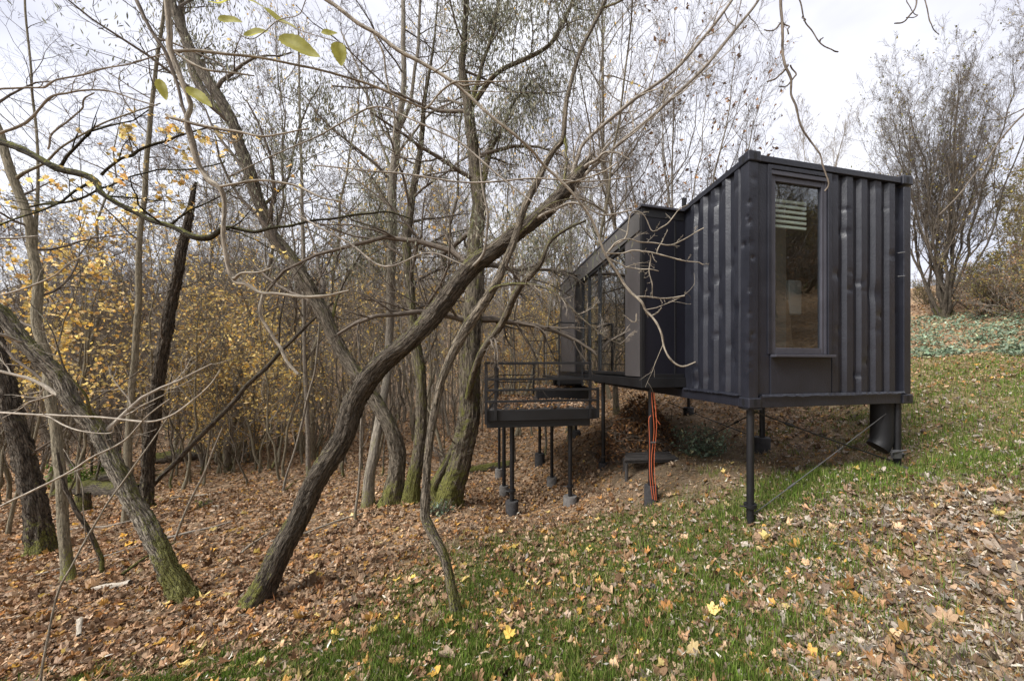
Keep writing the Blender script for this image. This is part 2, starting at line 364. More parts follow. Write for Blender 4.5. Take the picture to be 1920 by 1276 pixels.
at = m.n('ShaderNodeAttribute', attribute_name='grass').outputs['Fac']
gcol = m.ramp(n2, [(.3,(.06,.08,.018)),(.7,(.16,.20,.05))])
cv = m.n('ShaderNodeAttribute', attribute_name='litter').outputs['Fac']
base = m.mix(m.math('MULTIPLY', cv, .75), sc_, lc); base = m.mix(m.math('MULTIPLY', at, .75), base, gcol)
m.set(Base_Color=base, Roughness=.95, Specular_IOR_Level=.1); m.bump(m.math('ADD', n2, m.math('MULTIPLY', vo.outputs['Distance'], .7)), .9, .05)
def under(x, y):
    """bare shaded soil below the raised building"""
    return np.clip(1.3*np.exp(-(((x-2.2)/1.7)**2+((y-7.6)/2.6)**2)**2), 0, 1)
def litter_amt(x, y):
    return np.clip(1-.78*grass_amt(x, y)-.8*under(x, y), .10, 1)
gx = np.sinh(np.linspace(-4.6, 4.6, 400))*1.9; gy = np.sinh(np.linspace(-2.9, 4.3, 420))*2.3+2.5
GX, GY = np.meshgrid(gx, gy, indexing='ij'); GZ = gz(GX, GY)
I_ = np.arange(400*420).reshape(400, 420)
fq = np.stack([I_[:-1, :-1], I_[1:, :-1], I_[1:, 1:], I_[:-1, 1:]], -1).reshape(-1, 4)
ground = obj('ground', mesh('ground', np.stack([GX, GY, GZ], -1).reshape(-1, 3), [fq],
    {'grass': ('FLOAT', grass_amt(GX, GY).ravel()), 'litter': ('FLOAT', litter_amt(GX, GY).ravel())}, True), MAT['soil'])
tag(ground, kind='structure')

# ---------------------------------------------------------------- container cabin
C0 = np.array([1.98, 3.965, 0.]); CU = np.array([.9735, .2288, 0]); CV = np.array([-.2288, .9735, 0]); ZU = np.array([0, 0, 1.])
ZB = EYE-.482; HT = 2.896; WD, LN = 2.438, 6.06
def K(u, s, z): return C0+u*CU+s*CV+np.array([0, 0, ZB+z])
cabin = thing('container_cabin', C0+[0, 0, ZB], 'black shipping container cabin raised on steel stilts above the leafy slope', 'cabin')
def corr(P0, A, Nout, length, z0, z1, per, top, slope, dep, first, dents, seed, rows=46):
    """corrugated sheet along A, outward normal Nout; dents pushed into it"""
    rs = np.random.default_rng(seed); ss = []; dd = []; x = first
    ss += [0, max(first-slope, .001)]; dd += [dep, dep]
    while x+per < length+.0:
        for q, d in ((x, 0), (x+top*.5, 0), (x+top, 0), (x+top+slope, dep), (x+per-slope*.5-.5*(per-top-2*slope)-slope*.5, dep), (x+per-slope, dep)): ss.append(q); dd.append(d)
        x += per
    ss += [length]; dd += [dep]
    ss = np.array(ss); dd = np.array(dd); n = len(ss)
    z = np.linspace(z0, z1, rows)
    Sg, Zg = np.meshgrid(ss, z, indexing='ij'); D = np.repeat(dd[:, None], rows, 1)+.002*(vnoise(Sg, Zg, .35, seed)-.5)
    for _ in range(dents):
        a, b = rs.uniform(0, length), rs.uniform(z0, z1); w = rs.uniform(.022, .06)*(1.9 if rs.random() < .2 else 1); D = D+rs.uniform(.006, .020)*np.exp(-((Sg-a)**2+((Zg-b)*1.0)**2)/w**2)
    V = P0+Sg[..., None]*A-D[..., None]*Nout+Zg[..., None]*ZU
    i = np.arange(n*rows).reshape(n, rows); f = np.stack([i[:-1, :-1], i[1:, :-1], i[1:, 1:], i[:-1, 1:]], -1).reshape(-1, 4)
    if np.dot(np.cross(A, ZU), Nout) < 0: f = f[:, ::-1]
    return V.reshape(-1, 3), f
PAINT = MAT['container_paint']; STEEL = MAT['steel_black']
O0 = K(0, 0, 0); nU, nV = -CV, -CU          # outward normals: end wall, long side wall
# end wall: corrugations right of the window, flat cladding around it
def u_of(px): return float(np.linalg.solve(np.array([[CU[0], -(px-CX)/F], [CU[1], -1.0]]), -C0[:2])[0])
UW0, UW1 = u_of(1450), u_of(1556)
b = MB(); V, f = corr(O0+(UW1+.05)*CU+.03*CV, CU, nU, WD-.10-UW1-.05, .13, HT-.09, .226, .092, .032, .042, .02, 26, 3, 180); b.add(V, f)
b.build('corrugated_end_wall', PAINT, cabin, smooth=True, sharp=30)
b = MB(); V, f = corr(O0+.17*CV+.02*CU, CV, nV, 1.32, .13, HT-.09, .236, .072, .05, .036, .03, 40, 4, 180); b.add(V, f)
b.build('corrugated_side_wall', PAINT, cabin, smooth=True, sharp=30)
b = MB(); b.box(K(WD-.04, .15, .13), .02*CU, (LN-.3)*CV, (HT-.22)*ZU); b.box(K(.1, LN-.05, .13), (WD-.2)*CU, .02*CV, (HT-.22)*ZU); b.build('back_wall', PAINT, cabin)
for (u, s) in ((0, 0), (WD-.13, 0), (0, LN-.15), (WD-.13, LN-.15)):
    if (u, s) != (0, 0): MB().box(K(u+.008, s+.008, .12), .115*CU, .135*CV, (HT-.24)*ZU).build('corner_post', PAINT, cabin, bevel=.008)
# the near corner post has been knocked about: dented skin, dents shared where the two faces meet
nA, nz_ = 26, 260; q = np.linspace(-.137, .117, nA); q = np.sort(np.r_[q, -.004, 0, .004]); zq = np.linspace(.11, HT-.11, nz_); Sg, Zg = np.meshgrid(q, zq, indexing='ij'); rs = np.random.default_rng(77); D = .0015*(vnoise(Sg, Zg, .12, 9)-.5)
for _ in range(15):
    s0 = rs.choice([0., rs.uniform(-.12, .1)]); z0 = rs.uniform(.25, 2.65); w = rs.uniform(.02, .055); D = D+rs.uniform(.006, .022)*np.exp(-((Sg-s0)**2+(Zg-z0)**2)/w**2)
P_ = K(.006, .006, 0)+np.maximum(Sg, 0)[..., None]*CU+np.maximum(-Sg, 0)[..., None]*CV+Zg[..., None]*ZU+D[..., None]*nrm(CU*np.where(Sg <= .004, 1, 0)[..., None]+CV*np.where(Sg >= -.004, 1, 0)[..., None])
i = np.arange(len(q)*nz_).reshape(len(q), nz_); MB().add(P_, np.stack([i[:-1, :-1], i[1:, :-1], i[1:, 1:], i[:-1, 1:]], -1).reshape(-1, 4)).build('corner_post', PAINT, cabin, smooth=True, sharp=50)
b = MB()
b.box(K(.16, .012, .0), (WD-.32)*CU, .12*CV, .135*ZU); b.box(K(.16, .010, HT-.085), (WD-.32)*CU, .06*CV, .073*ZU)
b.box(K(.010, .17, .0), .10*CU, (LN-.34)*CV, .13*ZU); b.box(K(.012, .17, HT-.085), .06*CU, (LN-.34)*CV, .075*ZU)
b.box(K(WD-.11, .17, .0), .10*CU, (LN-.34)*CV, .13*ZU); b.box(K(WD-.07, .17, HT-.085), .06*CU, (LN-.34)*CV, .075*ZU)
b.build('rail_frame', PAINT, cabin, bevel=.005)
# hand-bent flashing strip on the bottom rails
x = np.linspace(0, 1, 60); rs = np.random.default_rng(5)
for (P0, A, Nn, ln) in ((K(.16, -.006, .128), CU, nU, WD-.3), (K(-.006, .16, .128), CV, nV, 1.22)):
    wob = .008*(vnoise(x*ln, x*0, .14, 8)-.5)+.004*rs.normal(size=60)
    lo = P0+np.outer(x*ln, A)+np.outer(wob, ZU)+np.outer(.010+.006*rs.random(60), Nn); hi = P0+np.outer(x*ln, A)+.028*ZU
    V = np.concatenate([lo, hi]); i = np.arange(59); f = np.stack([i, i+1, i+61, i+60], -1)
    if np.dot(np.cross(A, ZU), Nn) < 0: f = f[:, ::-1]
    MB().add(V, f).build('flashing', PAINT, cabin)
def casting(u, s, z, ou, os):
    b = MB(); b.box(K(u-(.005 if ou < 0 else -.005), s-(.005 if os < 0 else -.005), z+(.012 if z > 1 else 0)), .165*CU, .18*CV, .118*ZU)
    o = b.build('corner_casting', PAINT, cabin, bevel=.012)
    # the oval lifting holes, their inner dark painted as black discs on the outer faces
    th = np.linspace(0, 2*np.pi, 17)[:-1]
    cu, cs = K(u+.08, s-.0068 if os < 0 else s+.1868, z+.066), K(u-.0068 if ou < 0 else u+.1718, s+.085, z+.066)
    for c, A in ((cu, CU), (cs, CV)):
        V = c+np.outer(np.cos(th)*.024, A)+np.outer(np.sin(th)*.042, ZU); MB().add(V, np.arange(16)[None]).build('lifting_hole', MAT['rubber_black'], o)
for z in (-.003, HT-.113):
    for (u, s, a, c) in ((-.004, -.004, -1, -1), (WD-.161, -.004, 1, -1), (-.004, LN-.176, -1, 1), (WD-.161, LN-.176, 1, 1)): casting(u, s, z, a, c)
b = MB(); b.box(K(.07, .07, HT-.04), (WD-.14)*CU, (LN-.14)*CV, .02*ZU); b.build('roof', PAINT, cabin)
b = MB(); b.box(K(.11, .13, .02), (WD-.22)*CU, (LN-.26)*CV, .10*ZU); b.build('floor', STEEL, cabin)
# window wall: flat surround, frame, glass, sill
def zz(py): return (HY-py)/F*4.12-(ZB-EYE)
zb_, zt_ = zz(664), zz(322)
b = MB()
b.box(K(.135, .028, .135), (UW0-.02-.135)*CU, .012*CV, (HT-.235)*ZU)
b.box(K(UW0-.02, .016, .135), (UW1-UW0+.06)*CU, .02*CV, (zb_-.135)*ZU)
b.box(K(UW0-.055, .016, zb_), .05*CU, .02*CV, (HT-.10-zb_)*ZU); b.box(K(UW1-.0, .016, zb_), .055*CU, .02*CV, (HT-.10-zb_)*ZU)
b.box(K(UW0-.005, .014, zt_), (UW1-UW0+.005)*CU, .02*CV, (HT-.10-zt_)*ZU)
b.build('window_surround', PAINT, cabin, bevel=.004)
FR = MAT['frame_grey']
b = MB(); ww = UW1-UW0; hh = zt_-zb_
b.box(K(UW0-.004, .022, zt_-.055), ww*CU, .06*CV, .05*ZU)
b.box(K(UW0-.003, .034, zb_), .03*CU, .05*CV, (hh-.05)*ZU); b.box(K(UW1-.032, .034, zb_), .03*CU, .05*CV, (hh-.05)*ZU)
b.box(K(UW0+.029, .042, zb_+.002), .04*CU, .05*CV, (hh-.06)*ZU); b.box(K(UW1-.075, .042, zb_+.002), .04*CU, .05*CV, (hh-.06)*ZU)
b.box(K(UW0+.071, .043, zb_+.001), (ww-.148)*CU, .05*CV, .075*ZU); b.box(K(UW0+.071, .043, zt_-.12), (ww-.148)*CU, .05*CV, .06*ZU)
wf = b.build('window', FR, cabin, bevel=.004)
b = MB(); b.box(K(UW0+.066, .068, zb_+.07), (ww-.14)*CU, .006*CV, (hh-.185)*ZU); b.build('pane', MAT['window_glass'], wf)
b = MB(); b.box(K(UW0-.02, -.06, zb_-.034), (ww+.05)*CU, .09*CV, .03*ZU); b.build('sill', FR, wf, bevel=.004)
# what stands inside, seen through the pane
b = MB(); b.box(K(.07, LN-.11, .125), (WD-.14)*CU, .03*CV, (HT-.2)*ZU); b.box(K(.08, .11, HT-.09), (WD-.16)*CU, 5.8*CV, .03*ZU); b.box(K(WD-.10, .11, .125), .03*CU, 5.8*CV, (HT-.22)*ZU); b.box(K(.12, .14, .125), (WD-.24)*CU, 5.75*CV, .02*ZU)
b.build('inner_lining', MAT['room_dark'], cabin)
def Kp(px, py, s):
    A = np.array([[CU[0], -(px-CX)/F], [CU[1], -1.0]]); q = C0+s*CV; u, dd = np.linalg.solve(A, -q[:2]); return u, EYE+(HY-py)/F*dd-ZB
def slab(name, p0, y0, p1, y1, s, th, mat, bev=0, lean=0.):
    u0, z1 = Kp(p0, y0, s); u1, z0 = Kp(p1, y1, s); b = MB(); b.box(K(u0, s, z0), (u1-u0)*CU, th*CV, (z1-z0)*ZU+lean*CU); return b.build(name, mat, cabin, bevel=bev)
slab('partition', 1440, 345, 1474, 670, .50, .05, MAT['board_beige']); slab('leaning_board', 1455, 560, 1489, 668, .62, .03, MAT['plywood'], 0, -.10)
slab('wall_heater', 1479, 524, 1504, 590, .80, .10, MAT['white_panel'], .02)
b = MB()
for k in range(6):
    u0, z1 = Kp(1452, 372+9.6*k, .16); u1, _ = Kp(1512, 372, .16); b.box(K(u0, .16, z1-.030), (u1-u0)*CU, .012*CV-.004*ZU, .028*ZU)
b.build('blind', MAT['blind_cream'], cabin)  # row of pale horizontal strips just behind the upper pane
# glazed extension
E0 = np.array([1.004, 5.17, 0.]); EV = np.array([-.259, .966, 0]); EU = np.array([.966, .259, 0])
def X(w, t, z): return E0+w*EU+t*EV+np.array([0, 0, EYE+z])
ZT, ZF, ZL = 2.36, -.155, -.33
b = MB(); b.box(X(.0, 0, ZL), 1.0*EU, 5.39*EV, .145*ZU); b.build('extension_floor_beam', STEEL, cabin, bevel=.006)
b = MB(); b.box(X(-.02, -.03, ZT-.03), 1.2*EU, 5.45*EV, .03*ZU); b.build('extension_roof', FR, cabin)
b = MB(); b.box(X(.03, .02, ZF-.03), .72*EU, .05*EV, (ZT-ZF-.01)*ZU); b.build('extension_front_panel', MAT['panel_dark'], cabin)
b = MB()
b.box(X(.0, .0, ZF-.03), .05*EU, .06*EV, (ZT-ZF)*ZU); b.box(X(.052, .012, ZT-.16), .66*EU, .05*EV, .125*ZU); b.box(X(.052, .010, ZF-.03), .66*EU, .05*EV, .06*ZU)
b.box(X(.55, .013, ZF+.032), .03*EU, .05*EV, (ZT-ZF-.20)*ZU)
b.build('extension_front_trim', MAT['steel_black'], cabin, bevel=.004)
for t_, l_ in ((.065, .565), (3.80, 1.57)): MB().box(X(.012, t_, ZF-.01), .05*EU, l_*EV, (ZT-ZF-.34)*ZU).build('extension_side_panel', MAT['panel_grey'], cabin)
b = MB(); b.box(X(-.006, .065, ZT-.35), .06*EU, 5.30*EV, .315*ZU); b.build('fascia', MAT['fascia_grey'], cabin)
b = MB(); b.box(X(.01, 5.36, ZF-.02), .9*EU, .03*EV, (ZT-ZF-.02)*ZU); b.build('extension_end_wall', MAT['panel_grey'], cabin)
g = MB()
for a, c in ((.632, .03), (1.97, .045), (2.655, .04), (3.16, .05)): g.box(X(.016, a, ZF), .07*EU, c*EV, (ZT-ZF-.35)*ZU)
g.box(X(.017, .66, ZF), .068*EU, 2.5*EV, .05*ZU); g.box(X(.017, .66, ZT-.41), .068*EU, 2.5*EV, .06*ZU); g.box(X(.05, 3.215, ZF-.01), .06*EU, .58*EV, (ZT-ZF-.34)*ZU)
gf = g.build('glass_wall', MAT['steel_black'], cabin, bevel=.003)
for a, c in ((.665, 1.968), (2.017, 2.652), (2.697, 3.158)): MB().box(X(.05, a, ZF+.045), .008*EU, (c-a)*EV, (ZT-ZF-.45)*ZU).build('pane', MAT['facade_glass'], gf)
# stilts
def foot(px, py, d): return W(px, py, d)
def stilt(parent, x, y, ztop, zfoot, r, mat, jack=True, name='stilt'):
    b = MB(); b.tube([[x, y, zfoot-.05], [x, y, ztop]], r, 14)
    if jack:
        b.tube([[x, y, zfoot+.02], [x, y, zfoot+.14]], r*.55, 10); b.tube([[x, y, zfoot+.17], [x, y, zfoot+.21]], r*1.7, 14)
        b.tube([[x-.13, y-.02, zfoot+.19], [x+.03, y-r*1.3, zfoot+.19]], .008, 6)
    return b.build(name, mat, parent, smooth=True)
def footing(parent, x, y, ztop, h, r, mat):
    b = MB(); b.tube([[x, y, ztop-h], [x, y, ztop-.012], [x, y, ztop]], [r, r, r*.95], 26); return b.build('footing', mat, parent, smooth=True)
def under_foot(px, d, py): p = W(px, py, d); return p
cz = ZB
p = K(.09, .09, 0); stilt(cabin, p[0], p[1], cz, float(gz(p[0], p[1]))+.02, .042, STEEL)
MB().box([p[0]-.09, p[1]-.09, cz-.02], [.18, 0, 0], [0, .18, 0], [0, 0, .017]).build('head_plate', STEEL, cabin)
p = K(WD-.12, .09, 0); z0 = float(gz(p[0], p[1])); stilt(cabin, p[0], p[1], cz, z0+.06, .042, STEEL); footing(cabin, p[0]-.06, p[1]-.12, z0+.12, .35, .09, MAT['concrete_dark'])
PR = p.copy()
q = MB(); q.tube([[p[0]-.16, p[1]-.10, z0+.30], [p[0]+.05, p[1]-.07, z0+.32]], .012, 8); q.box([p[0]-.12, p[1]-.09, z0+.22], [.1, 0, 0], [0, .05, 0], [0, 0, .1]); q.build('jack_clamp', MAT['zinc'], cabin)
for (px, pt, pb, d, rad) in ((1220.5, 909, 944, 5.45, .105), (1131, 866, 872, 7.6, .10), (1429, 819, 845, 6.9, .15), (1291, 763, 776, 9.8, .14)):
    q0 = W(px, pt, d); q1 = W(px, pb, d); zt = q0[2]
    top = EYE+ZL if px < 1250 else cz
    stilt(cabin, q0[0], q0[1], top, zt, .042 if px != 1429 else .05, STEEL, jack=False); footing(cabin, q0[0], q0[1], zt, zt-q1[2]+.25, rad, MAT['concrete_dark'])
def cable(P, Q, sag, r=.006, mat=None, tb=True):
    t = np.linspace(0, 1, 14)[:, None]; pts = np.asarray(P)*(1-t)+np.asarray(Q)*t-np.array([0, 0, 1])*sag*4*t*(1-t)
    b = MB(); b.tube(pts, r, 6)
    if tb: m_ = pts[3]; d = (pts[4]-pts[3]); b.tube([m_, m_+d*.6], r*2.2, 8)
    return b.build('brace_cable', mat or STEEL, cabin, smooth=True)
a = K(.10, .12, -.03); zl = float(gz(*K(.09, .09, 0)[:2]))
cable(a, [PR[0]-.05, PR[1]-.03, z0+.16], .01, .009); cable([a[0]+.03, a[1], zl+.08], K(WD-.14, .09, -.04), .01, .006, MAT['zinc'])
cable(W(1248, 751, 8.9), W(1425, 822, 6.95), .02, .010); cable(W(1420, 770, 5.6), W(1300, 830, 8.0), .02, .009)
# waste pipe under the right end and the box on its side
pc = K(2.2, .19, 0)
b = MB(); b.tube([pc+[0, 0, .02], pc+[0, 0, -.40], pc+[-.005, 0, -.50], pc+[-.03, -.0, -.56], pc+[-.06, -.0, -.60]], [.125, .125, .127, .128, .13], 22); b.build('waste_pipe', MAT['rubber_black'], cabin, smooth=True)
b = MB(); b.box(K(WD-.02, .10, .02), .09*CU, .35*CV, .58*ZU); b.build('side_box', STEEL, cabin, bevel=.01)
# small fixings: bolts at right post, chimney cap stub on the roof edge
for z in (1.62, 1.92): MB().tube([K(WD-.20, .03, z), K(WD-.15, -.02, z)], .006, 6).build('bolt', MAT['zinc'], cabin)
b = MB(); b.box(K(.02, 1.42, HT-.02), .05*CU, .05*CV, .16*ZU); b.build('roof_bracket', STEEL, cabin)

# landing with its rail, at the far end of the glass
land = thing('landing', X(-.3, 3.4, ZF-.15), 'small black steel landing with a tall handrail beside the glass wall', 'landing')
b = MB(); b.box(X(-.62, 2.95, ZF-.16), .60*EU, 1.9*EV, .05*ZU); b.box(X(-.62, 2.95, ZF-.26), .60*EU, .04*EV, .098*ZU); b.build('platform', STEEL, land, bevel=.004)
b = MB()
P1, P2 = X(-.58, 2.93, 0), X(-.04, 2.93, 0); ztp = EYE+.945
for P in (P1, P2): b.box([P[0]-.018, P[1]-.018, EYE+ZF-.30], [.036, 0, 0], [0, .036, 0], [0, 0, ztp-EYE-ZF+.30])
b.box([P1[0]-.018, P1[1]-.018, ztp], P2-P1+[.036, 0, 0], [0, .036, 0], [0, 0, .03])
P3 = X(-.58, 4.8, 0); b.box([P3[0]-.018, P3[1]-.018, EYE+ZF-.1], [.036, 0, 0], [0, .036, 0], [0, 0, 1.1]); b.box([P1[0]-.017, P1[1]+.02, ztp+.002], P3-P1, [.034, 0, 0], [0, 0, .027])
for zq in (.32, .62): b.box([P1[0]-.012, P1[1]+.02, EYE+zq], P3-P1, [.024, 0, 0], [0, 0, .024])
b.build('handrail', STEEL, land, bevel=.003)

# ---------------------------------------------------------------- deck
D0 = np.array([(912-CX)/F*6.25, 6.25, 0]); DU = np.array([.989, .148, 0]); DV = np.array([-.148, .989, 0]); DW, DL = 2.0, 3.1; DZ = -.795
def Dk(w, t, z): return D0+w*DU+t*DV+np.array([0, 0, EYE+z])
deck = thing('deck', Dk(1, 1.5, DZ-.3), 'square black steel deck on slim stilts with a rail of four bars', 'deck')
b = MB()
for k in range(22): b.box(Dk(.02, .015+k*.14, DZ-.035), (DW-.04)*DU, .132*DV, .033*ZU)
b.build('floor_boards', MAT['deck_board'], deck, bevel=.003)
b = MB(); b.box(Dk(0, -.03, DZ-.19), DW*DU, .045*DV, .19*ZU); b.box(Dk(0, .017, DZ-.19), .05*DU, (DL-.03)*DV, .188*ZU); b.box(Dk(DW-.05, .017, DZ-.19), .05*DU, (DL-.03)*DV, .188*ZU); b.box(Dk(0, DL-.01, DZ-.19), DW*DU, .045*DV, .19*ZU)
b.build('edge_beam', STEEL, deck, bevel=.006)
b = MB(); b.box(Dk(.0, .03, DZ-.32), (DW-.12)*DU, .10*DV, .128*ZU); b.box(Dk(.0, 1.5, DZ-.32), (DW-.12)*DU, .10*DV, .128*ZU); b.box(Dk(.0, DL-.2, DZ-.32), (DW-.12)*DU, .10*DV, .128*ZU); b.build('joist', STEEL, deck, bevel=.004)
RT = .055
def rpost(w, t, z0=DZ-.19, z1=RT):
    MB().box(Dk(w-.024, t-.024, z0), .048*DU, .048*DV, (z1-z0)*ZU).build('rail_post', STEEL, deck, bevel=.003)
for w, t, a in ((.0, -.052, DZ-.24), (.165, -.052, DZ-.17), (1.865, -.052, DZ-.17), (.0, DL+.04, DZ-.19), (.95, DL+.04, DZ-.19)): rpost(w, t, a)
rpost(DW+.01, -.052, DZ-.17, -.40)
b = MB()
for z, w0, w1 in ((RT-.002, -.02, 1.885), (-.235, .0, 1.885), (-.425, .0, 2.03), (-.625, .0, 2.03)):
    b.box(Dk(w0, -.087, z-.028), (w1-w0)*DU, .028*DV if z < 0 else .05*DV, .040*ZU)
for z in (RT-.004, -.235, -.425, -.625):
    b.box(Dk(-.035, -.06, z-.028), .016*DU, (DL+.10)*DV, .028*ZU)
for z in (RT-.004, -.235, -.425, -.625): b.box(Dk(0, DL+.06, z-.028), .97*DU, .016*DV, .028*ZU)
b.build('rail_bar', STEEL, deck, bevel=.003)
for (px, pt, pb, d, rad, mt, rr) in ((960, 938, 963, 6.5, .118, 'concrete_dark', .042), (945, 910, 930, 7.6, .10, 'concrete', .040), (936, 878, 898, 9.0, .105, 'concrete', .036),
        (1069, 929, 947, 6.7, .135, 'concrete', .040), (1034.6, 894, 912, 7.9, .115, 'concrete', .036), (1012, 849, 868, 9.2, .13, 'concrete_dark', .040), (1080, 806, 818, 10.5, .13, 'concrete_dark', .04)):
    q0 = W(px, pt, d); q1 = W(px, pb, d)
    stilt(deck, q0[0], q0[1], EYE+DZ-.32 if d < 9.3 else EYE+DZ, q0[2], rr, STEEL, jack=(px in (960, 1069)), name='stilt'); footing(deck, q0[0], q0[1], q0[2], q0[2]-q1[2]+.3, rad, MAT[mt])
# loose steps on the deck
st = thing('deck_step', Dk(1.25, 2.3, DZ), 'low black box step lying on the deck boards', 'step')
b = MB(); b.box(Dk(.98, 1.85, DZ+.002), 1.25*DU, .75*DV, .235*ZU); b.build('box', STEEL, st, bevel=.008)
b = MB(); b.box(Dk(.96, 1.83, DZ+.238), 1.29*DU, .79*DV, .025*ZU); b.build('tread', MAT['deck_board'], st, bevel=.004)
st2 = thing('upper_step', Dk(1.55, 2.75, DZ), 'taller black box step between the deck and the landing', 'step')
b = MB(); b.box(Dk(1.45, 2.66, DZ+.002), .75*DU, .40*DV, .42*ZU); b.build('box', STEEL, st2, bevel=.008)
b = MB(); b.box(Dk(1.40, 2.64, DZ+.424), .85*DU, .44*DV, .03*ZU); b.build('tread', MAT['deck_board'], st2, bevel=.004)
# orange hose hung from the extension stilt
def wob_hose(P, k): t = np.linspace(0, 1, len(P)); P[:, 0] += .012*np.sin(9*t+k*2); P[:, 1] += .015*np.cos(7*t+k); return P
hs = thing('orange_hose', W(1226, 930, 5.33), 'bright orange hose hanging in loops from the extension to the ground', 'hose')
b = MB()
for rows in ([(1223,735),(1225,800),(1223,860),(1226,936)], [(1228,735),(1230,790),(1227,850),(1230,900),(1229,937)], [(1226,735),(1230,775),(1236,795)], [(1222,778),(1217,788),(1217,840),(1220,890),(1222,934)]):
    C = np.array([W(a, c, 5.31+.01*k) for k, (a, c) in enumerate(rows)]); b.tube(wob_hose(spline(C, 30), k), .0052, 8)
b.build('hose', MAT['orange_plastic'], hs, smooth=True)
b = MB(); b.tube([W(1220, 829, 5.29), W(1229, 829, 5.29)], .014, 8); b.build('clip', MAT['zinc'], hs)
# timber stack in the dark below the extension
ws = thing('timber_stack', gpt(*W(1225, 868, 6.6)[:2]), 'dark weathered boards stacked on short posts below the cabin', 'timber')
b = MB(); c = W(1172, 862, 6.7)
for k in range(4): b.box(c+np.array([.0+.03*k, .12*k, -.02+.012*(k % 2)]), [1.05-.05*k, .10, .0], [-.012, .11, 0], [0, 0, .035])
for k in range(3): b.box(c+np.array([.05, .1*k+.03, -.075]), [.95, .1, 0], [-.01, .09, 0], [0, 0, .045])
b.build('board', MAT['deck_board'], ws, bevel=.004)
b = MB()
for a, q in ((.03, .02), (.95, .1), (.05, .4), (.98, .45)): b.tube([c+[a, q, -.07], c+[a, q, -.6]], .035, 10)
b.build('post', MAT['deck_board'], ws)
# ---------------------------------------------------------------- trees
def rough_tube(P, r, sides, seed, amp=.13, flare=0.):
    rs = np.random.default_rng(seed); m = len(P)
    j = rs.normal(size=(m, sides)); k = np.ones(7)/7
    j = np.apply_along_axis(lambda a: np.convolve(np.pad(a, 3, 'edge'), k, 'valid'), 0, j)*2.2
    j = 1+amp*.5*(j+.5*rs.normal(size=j.shape))
    th = np.arange(sides)*2*np.pi/sides
    if flare:
        v = np.r_[0, np.cumsum(np.linalg.norm(np.diff(P, axis=0), axis=1))]
        j = j*(1+flare*np.exp(-v/.13)[:, None]*(1+.8*np.sin(3*th+seed)[None])*.5)
    return tubes(P[None], r[None], sides, j[None])
def wiggle(P, amt, seed):
    rs = np.random.default_rng(seed); m = len(P); n = max(3, m//5)
    q = spline(rs.normal(size=(n, 3))*amt, m); k = np.linspace(0, m-1, max(4, m//4)); g = rs.normal(size=(len(k), 3))*amt*.35
    q = q+np.stack([np.interp(np.arange(m), k, g[:, i]) for i in range(3)], -1); e = np.linspace(0, 1, m)[:, None]
    return P+q*np.minimum(1, np.minimum(e*8, 1))
class TM:
    """collects tubes for one tree part in world space"""
    def __init__(s): s.V = []; s.F = []; s.A = []; s.n = 0
    def put(s, V, f, A): s.V.append(V); s.F.append(f+s.n); s.A.append(A); s.n += len(V)
    def paths(s, P, r, sides):
        s.put(*tubes(P, r, sides))
    def link(s, name, mat, parent, off=None):
        V = np.concatenate(s.V); off = np.array(parent.location) if off is None else off
        return obj(name, mesh(name, V-off, [np.concatenate(s.F)], {'bark': ('FLOAT_VECTOR', np.concatenate(s.A))}, True), mat, parent)
# leaf shapes: (verts (k,2), tris)
def fan(o): n = len(o); return np.array([[0, 0]]+list(o)), np.array([[0, i+1, (i+1) % n+1] for i in range(n)])
_ma = [(90,1.0),(78,.80),(66,.64),(52,.86),(40,.95),(28,.80),(12,.60),(-2,.74),(-14,.78),(-35,.55),(-75,.46),(-105,.46),(-145,.55),(194,.78),(182,.74),(168,.60),(152,.80),(140,.95),(128,.86),(114,.64),(102,.80)]
MAPLE = fan([(r*math.cos(math.radians(a))*.55, r*math.sin(math.radians(a))*.55) for a, r in _ma])
OVAL = (np.array([(0,-.5),(-.2,-.2),(.2,-.2),(-.22,.12),(.22,.12),(0,.5)]), np.array([[0,2,1],[1,2,4],[1,4,3],[3,4,5]]))
NARROW = (np.array([(0,-.5),(-.09,-.15),(.09,-.15),(-.08,.2),(.08,.2),(0,.5)]), OVAL[1])
DIAMOND = (np.array([(0,-.5),(-.28,0),(.28,0),(0,.5)]), np.array([[0,2,1],[1,2,3]]))
def leaves(P, N, size, shape, rs, curl=.5, tilt=.35, spin=None):
    """leaf shape at every P lying across N"""
    T0, tri = shape; n = len(P); k = len(T0)
    N = nrm(N+tilt*rs.normal(size=(n, 3)))
    a = nrm(np.cross(N, rs.normal(size=(n, 3)) if spin is None else spin)); c = np.cross(N, a)
    size = np.broadcast_to(size, (n,))[:, None]
    x = T0[None, :, 0]*np.ones((n, 1)); y = T0[None, :, 1]*np.ones((n, 1))
    k1, k2, k3 = [rs.normal(size=(n, 1))*curl for _ in range(3)]
    z = (np.abs(k1)+.1*curl)*x*x*1.6+k2*y*y+k3*x*y+.06*curl*rs.normal(size=(n, k))
    z = z+.05*curl*np.sin(9*x+40*k1)*np.cos(11*y+40*k2)
    V = P[:, None, :]+size[..., None]*(x[..., None]*a[:, None]+y[..., None]*c[:, None]+z[..., None]*N[:, None])
    f = (np.arange(n)*k)[:, None, None]+tri[None]
    return V.reshape(-1, 3), f.reshape(-1, 3)
def leafobj(name, sets, mat, parent=None, off=None):
    Vs, Fs, n = [], [], 0
    for V, f in sets: Vs.append(V); Fs.append(f+n); n += len(V)
    V = np.concatenate(Vs)
    if off is None: off = np.array(parent.location) if parent is not None else 0
    return obj(name, mesh(name, V-off, [np.concatenate(Fs)], None, False), mat, parent)
